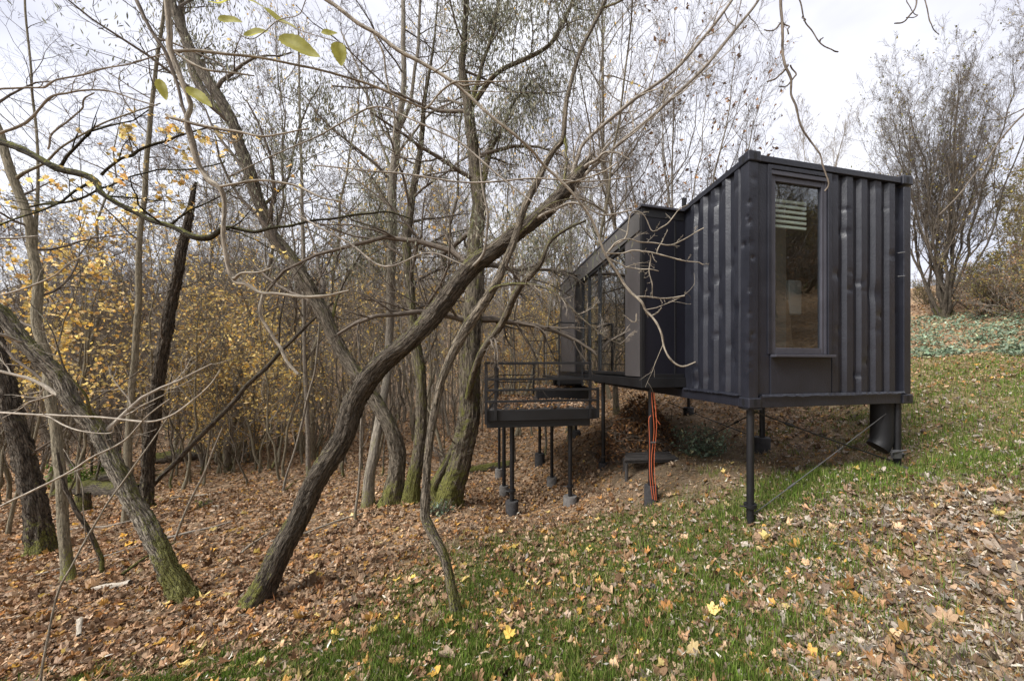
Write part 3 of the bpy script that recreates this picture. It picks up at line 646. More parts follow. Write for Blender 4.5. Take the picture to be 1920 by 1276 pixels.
def crown_leaves(P, n, rs, size, shape=OVAL, jitter=.05, spread=1., droop=False):
    i = rs.integers(0, len(P), n); j = rs.integers(1, P.shape[1], n); u = rs.random((n, 1))
    p = P[i, j-1]*(1-u)+P[i, j]*u+rs.normal(size=(n, 3))*(jitter*4 if droop else jitter)
    N = rs.normal(size=(n, 3))*np.array([1, 1, .6])+np.array([0, 0, .5])
    if droop:
        N[:, 2] *= .15; sp = nrm(np.cross(nrm(N), np.array([0, 0, 1.])+.3*rs.normal(size=(n, 3)))); return leaves(p, N, size*rs.uniform(.6, 1.2, n), shape, rs, .3, .1, spin=np.array([0, 0, 1.])+.35*rs.normal(size=(n, 3)))
    return leaves(p, N, size*rs.uniform(.6, 1.25, n), shape, rs, .5, .3)
def hero(name, label, cat, trunk, bark, limbs=(), twigs=None, seed=1, sides=28, n=70, flare=.5, leaf=None, group=None, wig=.012, amp=.13, twigmat='twig_brown', limbmat=None):
    """tree drawn by its trunk line and main limbs, then grown finer by rule"""
    rs = np.random.default_rng(seed); P, r = pxpath(trunk, n)
    if flare: P[0, 2] = min(P[0, 2], float(gz(P[0, 0], P[0, 1]))-.05)
    P = wiggle(P, wig, seed)
    t = thing(name, P[0], label, cat, group)
    b = TM(); b.put(*rough_tube(spline(P, 2*n), np.interp(np.linspace(0, 1, 2*n), np.linspace(0, 1, n), r), int(sides*1.5), seed, amp, flare))
    tr = b.link('trunk', MAT[bark], t)
    LP, LR = [], []
    if limbs:
        for k, rows in enumerate(limbs):
            b = TM(); Q, q = pxpath(rows, 40); Q = wiggle(Q, wig*.7, seed+k+1); b.put(*rough_tube(Q, q, 12, seed+k, .09)); LP.append(Q); LR.append(q)
            b.link('limb', MAT[limbmat or bark], t)
    last = None
    if twigs:
        b = TM(); src = np.stack([spline(q, 24) for q in LP]+([spline(P, 24)] if twigs.get('trunk', True) else [])); sr = np.stack([np.interp(np.linspace(0, 1, 24), np.linspace(0, 1, len(q)), q) for q in LR]+([np.interp(np.linspace(0, 1, 24), np.linspace(0, 1, len(r)), r)] if twigs.get('trunk', True) else []))
        A, ar = grow(src, sr, twigs['n'][0], twigs.get('t0', .3), 1, twigs.get('l', .25), twigs.get('a', 55), .16, twigs.get('up', .05), 8, .4, rmin=.002, rs=rs); kp = A[:, :, 1].min(1) > .72*P[0, 1]; A, ar = A[kp], ar[kp]; b.paths(A, ar, 6)
        B, br = grow(A, ar, twigs['n'][1]+2, .1, 1, .5, 45, .2, twigs.get('up', .05), 6, .5, rmin=.0016, rs=rs); b.paths(B, br, 4)
        C, cr = grow(B, br, twigs['n'][2]+2, .1, 1, .5, 40, .2, 0, 5, .6, rmin=.0012, rs=rs); b.paths(C, cr, 3)
        b.link('twigs', MAT[twigmat], t); last = C
    if leaf and last is not None:
        if len(leaf) > 4: last = last[last[:, -1, 2] > EYE+1.7]
        leafobj('leaves', [crown_leaves(last, leaf[1], rs, leaf[2], leaf[3] if len(leaf) > 3 else OVAL, droop=len(leaf) > 4)], MAT[leaf[0]], t)
    return t
# the thick leaning trunk across the middle, with its snapped top and two living limbs
hero('leaning_tree', 'thick dark brown trunk leaning right across the middle with a snapped shaggy top', 'tree',
     [(478,1135,4.08,96),(500,1088,4.1,80),(545,1000,4.15,72),(590,915,4.2,70),(640,820,4.25,74),(672,742,4.3,74),(715,682,4.35,70),(775,632,4.4,62),(830,568,4.5,64),(888,500,4.55,62),(945,455,4.6,54),(1005,408,4.65,52),(1055,360,4.7,50),(1080,332,4.72,50),(1096,312,4.75,38),(1112,290,4.75,16)],
     'bark_dark', [[(1068,345,4.7,16),(1085,290,4.7,14),(1100,260,4.7,12),(1180,195,4.75,12),(1258,137,4.8,11),(1313,77,4.85,10),(1373,0,4.9,9),(1400,-50,4.95,8)],
      [(1080,345,4.7,15),(1100,325,4.7,13),(1151,278,4.75,12),(1241,200,4.85,12),(1322,124,4.9,11),(1382,51,5,9),(1422,0,5.1,8),(1450,-60,5.2,7)],
      [(880,505,4.5,16),(905,478,4.4,10),(915,420,4.3,8),(905,350,4.2,6),(898,280,4.2,4)],
      [(1000,412,4.6,14),(1040,395,4.5,10),(1078,382,4.4,8),(1130,402,4.3,6),(1185,395,4.2,4)],
      [(1095,315,4.7,14),(1130,290,4.6,9),(1160,285,4.5,6),(1180,300,4.4,4)],[(1088,325,4.72,9),(1120,318,4.7,6),(1165,330,4.7,3)],[(1092,318,4.72,9),(1125,292,4.7,6),(1150,250,4.7,3)],[(1085,326,4.72,9),(1078,290,4.7,6),(1090,240,4.7,3)],[(1080,335,4.72,9),(1060,300,4.7,6),(1040,262,4.7,3)],[(1095,312,4.72,9),(1118,300,4.7,6),(1150,305,4.7,3)],[(1070,345,4.72,9),(1100,352,4.7,6),(1140,345,4.7,3)],[(1060,356,4.72,9),(1085,372,4.7,6),(1125,388,4.7,3)],[(1098,308,4.72,9),(1108,275,4.7,6),(1104,238,4.7,3)]],
     dict(n=(9,6,4), t0=.15, l=.26, trunk=False), 21, n=110, wig=.010, amp=.13, limbmat='twig_grey', flare=.4, twigmat='twig_pale')
hero('crooked_tree', 'slim grey brown tree with a kinked foot in front of the deck', 'tree',
     [(858,1160,3.48,40),(846,1100,3.5,33),(832,1045,3.52,33),(808,995,3.55,36),(793,965,3.56,34),(799,900,3.6,27),(808,820,3.62,27),(822,740,3.65,26),(838,690,3.66,28),(868,625,3.7,36),(905,570,3.75,34),(935,520,3.8,27),(960,460,3.85,24),(985,388,3.9,24),(1005,340,3.95,22),(1018,313,4,20),(1040,280,4,18),(1059,256,4,17),(1065,185,4,13),(1086,104,4.05,13),(1126,17,4.1,12),(1150,-40,4.1,10)],
     'bark_brown', [[(1126,17,4.1,9),(1170,-2,4.1,8),(1230,-30,4.1,6)], [(1059,256,4,9),(1062,300,3.95,10),(1058,340,3.9,9)],
      [(905,572,3.75,18),(930,540,3.7,12),(985,535,3.6,9),(1040,550,3.5,7),(1085,592,3.45,6),(1130,628,3.4,5),(1170,650,3.4,4)],
      [(960,455,3.85,10),(990,420,3.9,9),(1040,380,4,8),(1090,372,4.1,6),(1140,400,4.1,4)]],
     dict(n=(10,6,4), t0=.3, l=.24, trunk=False), 22, n=130, wig=.008, amp=.12, flare=.35, twigmat='twig_pale', sides=20)
hero('mossy_tree', 'stout pale tree with green moss on its lower half leaning left at the left', 'tree',
     [(352,1135,4.2,120),(335,1095,4.2,92),(300,1035,4.22,80),(258,950,4.25,72),(215,870,4.25,66),(175,795,4.25,64),(128,735,4.2,62),(78,675,4.15,62),(30,620,4.1,60),(-30,565,4.05,58),(-110,505,4,55),(-200,440,4,50)],
     'bark_pale', [[(175,795,4.25,20),(160,740,4.1,12),(120,690,4,9),(100,620,3.9,6),(60,570,3.9,4)]], dict(n=(6,4,3), t0=.4, l=.3), 23, n=100, amp=.2, flare=.35, twigmat='twig_pale')
hero('twin_trunk', 'olive grey upright trunk beside the mossy leaning tree at the far left', 'tree',
     [(130,1095,4.75,62),(126,1040,4.8,46),(118,940,4.85,44),(112,860,4.9,44),(100,760,4.95,42),(84,660,5,42),(70,560,5.05,40),(64,470,5.1,38),(50,400,5.1,36),(22,320,5.1,34),(0,260,5.1,32),(-30,190,5.1,28)],
     'bark_olive', [[(64,470,5.1,22),(72,380,5.2,14),(68,260,5.3,11),(55,130,5.4,9),(45,-20,5.5,8)],[(30,335,5.1,14),(100,290,5,9),(180,235,4.9,7),(300,195,4.8,5)]], dict(n=(9,5,4), t0=.3, l=.3), 24, n=90, amp=.06, flare=.5, twigmat='twig_brown')
hero('dark_trunk', 'broad dark furrowed trunk at the far left edge behind the olive trunk', 'tree',
     [(82,1035,5.9,112),(70,970,5.9,92),(48,880,5.9,84),(28,790,5.9,80),(5,700,5.9,78),(-25,600,5.9,74),(-60,480,5.9,66)], 'bark_dark', [], dict(n=(5,4,3), t0=.3, l=.25), 25, n=70, amp=.22, flare=.4)
hero('flaky_stump_tree', 'dead dark flaky trunk broken off at the top left of the yellow thicket', 'tree',
     [(276,962,7.7,58),(274,900,7.7,46),(285,800,7.7,44),(297,720,7.7,44),(308,640,7.7,42),(322,560,7.7,40),(338,490,7.7,36),(350,420,7.7,30),(362,360,7.7,20),(368,340,7.7,8)], 'bark_dark', [], dict(n=(3,2,2), t0=.4, l=.12), 26, n=80, amp=.3, flare=.6)
hero('slender_trunk', 'slender straight olive trunk just left of the flaky dead trunk', 'tree',
     [(232,1015,7.0,34),(238,930,7,28),(244,820,7.05,27),(252,700,7.1,25),(258,580,7.1,24),(263,450,7.1,22),(272,330,7.15,20),(284,200,7.2,17),(300,60,7.2,14),(312,-60,7.2,11)], 'bark_olive', [], dict(n=(16,4,3), t0=.4, l=.2), 27, n=90, amp=.06, flare=.4)
hero('fallen_pole', 'dark dead pole propped diagonally across the left thicket', 'dead tree',
     [(262,945,7.9,16),(300,895,8,17),(370,825,8.1,17),(430,760,8.2,17),(480,705,8.3,16),(530,655,8.4,14),(575,610,8.5,12),(625,565,8.6,9)], 'bark_dark', [[(520,665,8.4,8),(527,600,8.4,7),(535,540,8.4,5)]], None, 28, n=70, amp=.1, flare=0, sides=14)
hero('dead_stick', 'short charred looking stick leaning against the olive trunk', 'dead tree',
     [(194,1078,4.9,20),(182,1030,4.9,20),(165,980,4.85,21),(140,940,4.8,18),(118,905,4.75,15),(98,850,4.7,10)], 'bark_dark', [], None, 29, n=40, amp=.14, flare=0, sides=14)
hero('big_leaning_willow', 'tall rough barked tree leaning up to the left from a mossy foot', 'tree',
     [(735,945,7.0,84),(742,900,7.0,60),(745,850,7.0,56),(728,795,7.0,50),(690,735,7,46),(650,670,7,45),(618,610,7,46),(592,560,7,46),(562,510,7,44),(520,455,7,40),(490,390,7,40),(462,310,7,40),(435,230,7,36),(400,165,7,34),(368,110,7,32),(335,40,7,30),(300,-40,7,28)],
     'bark_brown', [[(435,235,7,18),(372,160,7.1,26),(350,90,7.2,24),(342,20,7.3,20),(345,-60,7.3,18)],[(490,390,7,14),(540,330,7.2,9),(560,240,7.3,7),(600,160,7.4,5)],[(620,610,7,12),(640,540,7.2,9),(690,450,7.3,7),(720,360,7.4,5)]],
     dict(n=(9,6,5), t0=.3, l=.3), 30, n=120, amp=.16, flare=.5, leaf=('leaf_willow', 9000, .10, NARROW, 1))
hero('stub_trunk', 'short dark trunk standing beside the mossy foot of the leaning willow', 'tree',
     [(690,955,6.9,48),(692,900,6.9,38),(700,850,6.95,34),(712,790,7.2,30),(724,720,7.6,27),(730,640,8,26),(733,560,8,29),(734,480,8,30),(736,400,8,31),(740,320,8,29),(746,240,8,22),(757,150,8.1,18),(757,60,8.1,15),(754,-40,8.2,13)],
     'bark_grey', [[(744,250,8,18),(765,200,8.1,13),(780,120,8.2,11),(786,40,8.3,10),(792,-40,8.3,9)],[(738,330,8,10),(700,230,8.1,8),(680,150,8.2,6),(640,60,8.3,5)],[(736,300,8,10),(800,220,7.8,8),(850,190,7.7,7),(905,160,7.7,5)]], dict(n=(9,5,4), t0=.45, l=.28), 31, n=110, amp=.06, flare=.3)
hero('mossy_willow', 'big willow with a broad mossy buttress foot left of the deck', 'tree',
     [(838,952,6.6,100),(848,905,6.6,84),(866,850,6.65,76),(878,780,6.7,70),(882,700,6.75,66),(883,620,6.8,64),(888,540,6.85,60),(893,460,6.9,52),(896,380,6.95,46),(890,300,7,40),(882,240,7,36),(876,190,7,32),(868,130,7,22),(872,60,7.1,18),(880,-40,7.1,15)],
     'bark_mossy', [[(884,200,7,20),(930,140,6.9,18),(985,112,6.8,17),(1030,85,6.8,15),(1052,50,6.8,14),(1075,0,6.8,12),(1090,-50,6.8,10)],[(880,210,7,18),(905,120,7.1,14),(925,60,7.2,12),(940,-30,7.3,10)],[(896,385,6.95,16),(915,300,7.1,22),(925,270,7.2,14),(960,200,7.4,10),(1000,150,7.6,7)],
      [(878,745,6.55,24),(888,700,6.3,24),(905,655,6,24),(942,605,5.6,24),(972,545,5.2,22),(1012,500,5,18),(1030,455,5,13),(1060,430,5,10),(1100,412,5,7)],
      [(830,955,6.5,50),(815,915,6.5,34),(838,860,6.55,22),(868,800,6.6,12)]],
     dict(n=(14,8,7), t0=.3, l=.42, a=60, up=-.05), 32, n=120, amp=.14, flare=.45, leaf=('leaf_willow', 20000, .10, NARROW, 1))
hero('mossy_foot_tree', 'mossy trunk between the leaning willow and the buttressed willow', 'tree',
     [(772,950,6.8,62),(775,905,6.8,48),(785,850,6.85,40),(790,780,6.9,38),(788,700,7,36),(775,620,7.1,34),(768,540,7.2,32),(762,450,7.3,29),(770,380,7.4,24),(785,300,7.5,18),(795,200,7.6,13),(808,120,7.7,9),(818,40,7.8,6),(826,-50,7.9,3)],
     'bark_mossy', [], dict(n=(22,5,4), t0=.3, l=.22), 33, n=90, amp=.12, flare=.4, leaf=('leaf_willow', 500, .10, NARROW, 1))
hero('pale_pole', 'thin pale pole with a dark ring halfway up left of the leaning trunk', 'tree',
     [(580,912,9.2,20),(578,860,9.2,17),(576,790,9.2,17),(573,700,9.25,15),(571,600,9.3,14),(569,480,9.35,13),(566,360,9.4,11),(562,220,9.4,9),(560,60,9.4,6)], 'bark_grey', [], dict(n=(16,4,3), t0=.3, l=.16), 34, n=60, amp=.05, flare=.3, sides=14)
hero('bent_sapling', 'thin bent sapling rising from bare leaves before the leaning trunk', 'sapling',
     [(520,970,8.3,11),(530,920,8.3,9),(548,860,8.35,8),(565,790,8.4,8),(585,720,8.4,7),(598,640,8.4,6),(605,540,8.4,5)], 'bark_grey', [], dict(n=(9,3,2), t0=.3, l=.2), 35, n=50, amp=.05, flare=.2, sides=10)
hero('thin_stem', 'thin dead stem standing right of the leaning trunk foot', 'sapling',
     [(666,970,6.2,11),(670,930,6.2,9),(674,870,6.2,8),(678,800,6.2,7),(690,720,6.2,5),(705,640,6.2,4)], 'bark_grey', [], dict(n=(7,3,2), t0=.4, l=.2), 36, n=40, amp=.05, flare=.2, sides=10)
hero('leaning_sapling', 'thin brown stem leaning to the right at the bottom left corner', 'sapling',
     [(75,1290,3.0,12),(82,1230,3.0,10),(112,1113,3.05,9),(135,1060,3.05,8),(160,1009,3.1,8),(195,955,3.1,7),(231,904,3.15,7),(262,860,3.15,6),(298,807,3.2,5),(330,760,3.2,4)], 'twig_near', [[(160,1009,3.1,4),(150,900,3.1,4),(120,840,3.1,3)]], None, 37, n=50, amp=.05, flare=0, sides=10, wig=.004)
hero('pale_dead_stem', 'pale bare stick leaning in the leaves right of the mossy leaning tree', 'dead tree',
     [(322,1025,5.8,10),(345,965,5.8,9),(372,905,5.8,8),(398,850,5.8,7),(420,800,5.8,5)], 'twig_near', [], None, 38, n=30, amp=.05, flare=0, sides=9)

GIRTH[0] = .66
# overhanging branches close to the camera; each hangs in from a tree outside the frame
def overhang(name, label, paths, mat, cat='branch', seed=3, twigs=None, leaf=None, moss=None):
    b = TM(); t = None; PP = []
    for k, rows in enumerate(paths):
        P, r = pxpath(rows, max(14, 7*len(rows))); P = wiggle(P, .004*rows[0][2], seed+k)
        # knobbly joints along the twig
        rs = np.random.default_rng(seed+k); r = r*(1+.10*np.abs(rs.normal(size=len(r))))
        if t is None: t = thing(name, P[0], label, cat)
        b = TM(); b.put(*rough_tube(P, r, 10, seed+k, .07)); PP.append((P, r)); b.link('stem', MAT[mat], t)
    if twigs:
        b = TM(); src = np.stack([spline(q, 20) for q, _ in PP]); sr = np.stack([np.interp(np.linspace(0, 1, 20), np.linspace(0, 1, len(q)), q) for _, q in PP]); rs = np.random.default_rng(seed)
        A, ar = grow(src, sr, twigs[0], .15, 1, twigs[2], 55, .15, .02, 7, .45, rmin=.0016, rs=rs); b.paths(A, ar, 5)
        B, br = grow(A, ar, twigs[1], .2, 1, .45, 40, .15, 0, 5, .6, rmin=.0012, rs=rs); b.paths(B, br, 4)
        b.link('twigs', MAT[mat], t)
        if leaf: leafobj('leaves', [crown_leaves(np.concatenate([spline(q, 5)[None] for q in B]), leaf[1], rs, leaf[2], MAPLE, .03)], MAT[leaf[0]], t)
    return t
def D(d, *rows): return [(a, b, d+(c[1] if len(c) > 1 else 0), c[0]) for a, b, *c in rows]
ov1 = overhang('overhanging_branch', 'thick pale branch hanging down close to the camera on the left', [
    D(1.3,(310,-40,17),(318,40,17),(326,95,17),(345,165,15),(352,225,15),(362,285,15),(385,330,15),(412,355,15),(420,420,13),(428,495,13),(437,522,13),(465,535,9),(495,549,8),(560,552,7),(612,553,7),(655,546,6)),
    D(1.3,(493,550,9),(491,592,9),(510,630,9),(535,670,9),(558,701,7)), D(1.3,(436,522,8),(470,515,7),(506,502,5)),
    D(1.3,(413,350,8),(470,340,7),(540,345,6),(600,370,5),(645,380,3)), D(1.3,(326,96,10),(370,96,9),(430,99,9),(560,122,8,.1),(700,160,8,.3),(797,204,6,.5)),
    D(1.3,(328,98,7),(390,130,6),(475,142,4)), D(1.3,(312,215,8),(345,226,9),(400,240,8),(455,252,7),(520,250,5),(576,243,4)),
    D(1.34,(455,252,6),(430,262,4),(380,240,4),(330,220,3)), D(1.35,(797,204,6,.5),(838,168,6,.5),(870,155,5,.5),(960,152,3,.5))], 'twig_near', seed=41)
overhang('overhanging_branch', 'dark branch crossing behind the thick pale one at the top left', [
    D(1.7,(240,-30,9),(290,65,10),(308,95,10),(330,160,9),(352,225,8),(372,300,7),(388,340,5)), D(1.7,(296,72,6),(330,88,5),(400,110,4),(430,150,3))], 'twig_brown', seed=42, twigs=(4,3,.22))
overhang('overhanging_branch', 'long thin branch sweeping down from the top left to hang before the dark extension', [
    D(2.1,(585,-20,12),(640,20,11),(700,60,11),(775,110,10),(843,152,9),(900,195,8.5),(961,246,8),(1010,300,7.5,.1),(1059,344,7.5,.15),(1100,400,7,.2),(1133,475,7,.25),(1165,522,7,.3),(1191,556,7,.3),(1209,580,6.5,.3),(1226,603,6,.3),(1236,632,6,.3),(1246,661,5,.3),(1265,682,5,.3),(1284,691,4.5,.3),(1304,675,3.5,.3)),
    D(2.3,(1059,344,6),(1100,335,5),(1110,332,5),(1160,308,4)), D(2.4,(1191,556,5),(1235,558,4),(1281,551,3.5)), D(2.4,(1133,475,5),(1165,472,4),(1199,470,4),(1231,477,4),(1300,490,3),(1322,496,2.5)),
    D(2.4,(1135,476,5),(1173,448,4),(1205,455,3.5),(1234,460,3.5),(1275,452,3),(1320,430,2.5)), D(2.45,(1140,470,4),(1170,440,4),(1178,405,3.5),(1200,395,3),(1219,432,3),(1245,425,3),(1271,402,2.5),(1293,380,2)),
    D(2.45,(1219,478,3),(1222,520,3),(1227,557,3)), D(2.45,(1210,585,4),(1225,590,3.5),(1240,577,2.5)), D(2.4,(1194,588,4),(1188,600,3),(1172,590,2)), D(2.45,(1231,477,3),(1240,455,2.5),(1250,435,2)), D(2.4,(1235,508,3),(1205,508,3),(1175,502,3),(1140,480,4)),
    D(2.15,(700,62,6),(720,120,5),(735,200,4),(740,260,3)), D(2.2,(845,152,7),(870,165,6),(900,160,5),(925,142,3))], 'twig_near', seed=43, twigs=(6,4,.16))
overhang('overhanging_branch', 'dark drooping branch with curled side twigs hanging before the window wall', [
    D(1.8,(1462,-30,9),(1466,60,8),(1475,120,8),(1485,170,7),(1500,215,7),(1520,255,6),(1540,295,5.5),(1549,325,5),(1551,345,4.5),(1546,354,4)),
    D(1.8,(1467,42,5),(1452,54,4),(1430,53,3.5)), D(1.8,(1468,41,5),(1477,50,4),(1476,64,3.5)), D(1.8,(1478,122,5),(1462,145,4.5),(1441,154,4)), D(1.8,(1482,122,5),(1489,137,4.5),(1478,158,4),(1463,160,3.5))], 'twig_brown', seed=44)
overhang('overhanging_branch', 'short hooked twig hanging at the top beside the drooping branch', [D(2,(1490,-20,5),(1508,35,4.5),(1540,80,4),(1562,97,4),(1573,93,3)), D(2,(1505,30,3),(1506,40,2.5)), D(2,(1538,77,4),(1545,72,3))], 'twig_brown', seed=45)
overhang('overhanging_branch', 'forked twig pointing left at the top right of the sky', [D(2,(1722,-20,5),(1712,15,4),(1700,35,4),(1677,48,3)), D(2,(1700,-8,3),(1710,20,3),(1722,33,3),(1700,36,2.5))], 'twig_brown', seed=46)
overhang('overhanging_branch', 'single slanting twig right of the forked one at the top of the sky', [D(2,(1734,-20,4),(1742,30,4),(1750,55,3.5),(1762,68,3))], 'twig_brown', seed=47)
overhang('overhanging_branch', 'dark bough slanting in from the right edge beside the round bare tree', [D(3.5,(1960,165,6),(1925,203,5.5),(1885,250,5),(1845,305,4.5),(1800,360,4),(1760,400,3)), D(3.5,(1930,198,3),(1880,225,3),(1845,228,2))], 'twig_brown', seed=48, twigs=(3,2,.2))
overhang('overhanging_branch', 'pair of pale thin boughs crossing low over the left forest floor', [D(2.2,(-40,772,6),(60,776,5),(168,781,5),(253,793,5),(323,777,4.5),(388,730,4),(405,697,3)), D(2.2,(-30,965,6),(119,890,5.5),(200,840,5),(257,800,4),(320,745,3)), D(2.2,(-20,560,6),(67,528,5),(135,494,4),(200,465,3)), D(2.3,(60,776,4),(120,795,4),(200,815,3),(220,800,2.5))], 'twig_pale', seed=49, twigs=(3,2,.22))
overhang('mossy_bough', 'long sagging moss covered bough crossing the upper left forest', [
    D(3.2,(-60,245,18),(0,265,18),(45,282,17),(115,312,16),(178,336,17),(205,365,13),(270,408,12),(330,430,13),(378,445,17),(412,428,13),(440,424,10,.1),(480,430,9,.1),(530,427,8,.2),(600,412,7,.3),(690,398,6,.4),(770,403,4,.5)),
    D(3.2,(190,328,10),(225,295,9),(253,286,9),(300,264,8),(350,249,6),(400,235,4)), D(3.3,(55,388,6),(110,378,6),(162,371,6),(205,352,6),(236,340,5),(275,326,5),(310,320,4),(370,315,4),(431,310,3))], 'limb_moss', 'branch', seed=50, twigs=(11,6,.24), leaf=('leaf_yellow', 260, .05))
overhang('overhanging_branch', 'bare grey bough arching across the top left sky', [D(3.6,(-40,172,7),(50,160,6),(101,155,6),(152,135,6),(215,122,5),(276,111,5),(340,95,4)), D(3.6,(-40,255,12),(0,250,10),(60,222,9),(110,182,8),(165,172,5),(260,190,4),(300,200,3)), D(3.7,(90,280,7),(125,230,7),(150,195,6),(175,170,5))], 'twig_grey', seed=51, twigs=(11,7,.34))
overhang('overhanging_branch', 'thin dark boughs crossing in front of the two willows', [D(3.4,(430,330,3),(560,270,4),(640,235,5),(720,205,5),(820,250,5),(900,300,5),(1000,380,4)), D(3.4,(560,405,4),(640,450,5),(720,500,5),(800,470,4),(870,500,3)), D(3.5,(590,310,4),(700,325,4),(830,330,5),(980,335,5),(1100,345,4),(1190,330,3))], 'twig_grey', seed=52, twigs=(9,6,.26))
# yellow-green leaves on the near twigs, each leaf a part of its twig
ltw = overhang('leafy_twig', 'thin twig with yellow green leaves hanging at the top left close to the camera', [D(1.2,(600,-20,3),(560,20,3),(520,40,3),(470,70,3),(440,60,2)), D(1.2,(520,40,2),(560,62,2),(640,70,2)), D(1.2,(430,-20,2),(425,10,2),(432,40,2))], 'twig_near', seed=53)
def big_leaf(px, py, L, Wd, ang, d, parent, mat, tw, seed):
    rs = np.random.default_rng(seed); n = 15; t = np.linspace(0, 1, n); prof = np.sin(np.pi*t**.8)**.75*(1-.25*t); s = np.linspace(-1, 1, 5)
    T, Sg = np.meshgrid(t-.5, s, indexing='ij'); edge = (1+.05*np.where(np.arange(n) % 2, 1, -1))[:, None]
    x = Sg*prof[:, None]*edge*Wd/2; y = T*L; z = np.abs(Sg)*prof[:, None]*Wd*.22+(T**2)*L*.22+.02*L*np.sin(T*9+seed)
    k = d/F; a = math.radians(ang); ex = np.array([math.cos(a), 0, -math.sin(a)]); ey = np.array([math.sin(a)*math.cos(tw), math.sin(tw), math.cos(a)*math.cos(tw)])
    ez = np.cross(ex, ey); V = W(px, py, d)+k*(x[..., None]*ey+y[..., None]*ex+z[..., None]*ez)
    i = np.arange(n*5).reshape(n, 5); f = np.stack([i[:-1, :-1], i[1:, :-1], i[1:, 1:], i[:-1, 1:]], -1).reshape(-1, 4)
    return obj('leaf', mesh('leaf', V.reshape(-1, 3)-np.array(parent.location), [f], None, True), MAT[mat], parent)
for k, (px, py, L_, w_, a, tw) in enumerate([(434,41,46,22,8,.3),(482,65,48,26,-12,.4),(565,92,88,36,28,.25),(638,104,48,28,82,.3),(619,64,32,15,5,.2),(527,40,75,16,32,.7),(418,5,50,10,-8,.8),(470,3,60,10,25,.8)]):
    big_leaf(px, py, L_, w_, a, 1.2+.01*k, ltw, 'leaf_green_yellow', tw, k)
for k, (px, py, L_, w_, a) in enumerate([(376,185,60,24,38),(306,170,44,18,70)]): big_leaf(px, py, L_, w_, a, 1.28, ov1, 'leaf_green_yellow', .5, k+20)
# ---------------------------------------------------------------- woodland behind: a few built kinds, copied
def build_kind(seed, H, r0, n1, l1, a1, n2, n3, n4=0, up=.06, lean=.05, t0=.3, stems=1, spread=.0, bark='bark_olive', twig='twig_brown', leaf=None, rmin=.0022, sides=9):
    rs = np.random.default_rng(seed); TP, TR = [], []
    for k in range(stems):
        m = 16; h = np.linspace(0, 1, m)
        an = rs.uniform(0, 6.28); ln = (spread*rs.uniform(.4, 1.2) if stems > 1 else lean*rs.uniform(0, 1.5))
        w = np.cumsum(rs.normal(size=(m, 2))*H*.008, 0)
        hh = H*(rs.uniform(.7, 1.05) if stems > 1 else 1)
        P = np.stack([np.cos(an)*ln*hh*h**(1 if stems == 1 else .75)+w[:, 0], np.sin(an)*ln*hh*h**(1 if stems == 1 else .75)+w[:, 1], hh*h-.15], -1)
        if stems > 1: P[:, :2] += rs.normal(size=2)*.08
        TP.append(P); TR.append(np.maximum(r0*(1-.9*h**.9)*(1+.35*np.exp(-h*H/.25)), .006)*(rs.uniform(.6, 1.1) if stems > 1 else 1))
    TP, TR = np.stack(TP), np.stack(TR)
    Vt = [TP]; A, ar = grow(TP, TR, n1, t0, .98, l1, a1, .12, up, 9, .5, rmin=rmin*1.5, rs=rs)
    B, br = grow(A, ar, n2, .15, 1, .45, 45, .16, up, 6, .5, rmin=rmin*1.1, rs=rs)
    C, cr = grow(B, br, n3, .1, 1, .5, 40, .18, up*.5, 5, .6, rmin=rmin, rs=rs)
    parts = {}
    def mk(name, sets):
        Vs, Fs, As, n = [], [], [], 0
        for P, r, sd in sets:
            V, f, a = tubes(P, r, sd); Vs.append(V); Fs.append(f+n); As.append(a); n += len(V)
        return mesh(name, np.concatenate(Vs), [np.concatenate(Fs)], {'bark': ('FLOAT_VECTOR', np.concatenate(As))}, True)
    parts['trunk'] = mk('trunk', [(TP, TR, sides)]); parts['trunk'].materials.append(MAT[bark])
    sets = [(A, ar, 5), (B, br, 3), (C, cr, 3)]; last = C
    if n4: Dd, dr = grow(C, cr, n4, .1, 1, .55, 35, .18, up*.5, 4, .7, rmin=rmin*.8, rs=rs); sets.append((Dd, dr, 3)); last = Dd
    parts['branches'] = mk('branches', sets); parts['branches'].materials.append(MAT[twig])
    if leaf:
        mat, n, sz = leaf[:3]; V, f = crown_leaves(last, n, rs, sz, leaf[3] if len(leaf) > 3 else DIAMOND, .06, droop=len(leaf) > 4)
        parts['leaves'] = mesh('leaves', V, [f]); parts['leaves'].materials.append(MAT[mat])
    return parts
def plant(kind, name, x, y, label, cat, group, sc=1., rz=None, tilt=0., rs=R, dz=-.03):
    t = thing(name, (x, y, float(gz(x, y))+dz), label, cat, group)
    t.rotation_euler = (tilt*rs.normal(), tilt*rs.normal(), rs.uniform(0, 6.28) if rz is None else rz); t.scale = (sc, sc, sc*rs.uniform(.9, 1.12))
    for k, me in kind.items():
        o = bpy.data.objects.new(k, me); COL.objects.link(o); o.parent = t
    return t
KT = [build_kind(60, 13, 0.075, 26, .30, 55, 8, 6, 4, bark='bark_olive', twig='twig_brown', rmin=.0042),
      build_kind(61, 15, 0.090, 28, .32, 50, 8, 6, 4, bark='bark_brown', twig='twig_grey', lean=.12, rmin=.0042, leaf=('leaf_yellow', 340, .10)),
      build_kind(62, 12, 0.064, 24, .28, 60, 8, 6, 4, bark='bark_grey', twig='twig_brown', lean=.1, rmin=.0042, leaf=('leaf_brown', 300, .08)),
      build_kind(63, 14, 0.083, 26, .33, 55, 8, 6, 4, bark='bark_olive', twig='twig_brown', lean=.16, rmin=.0042)]
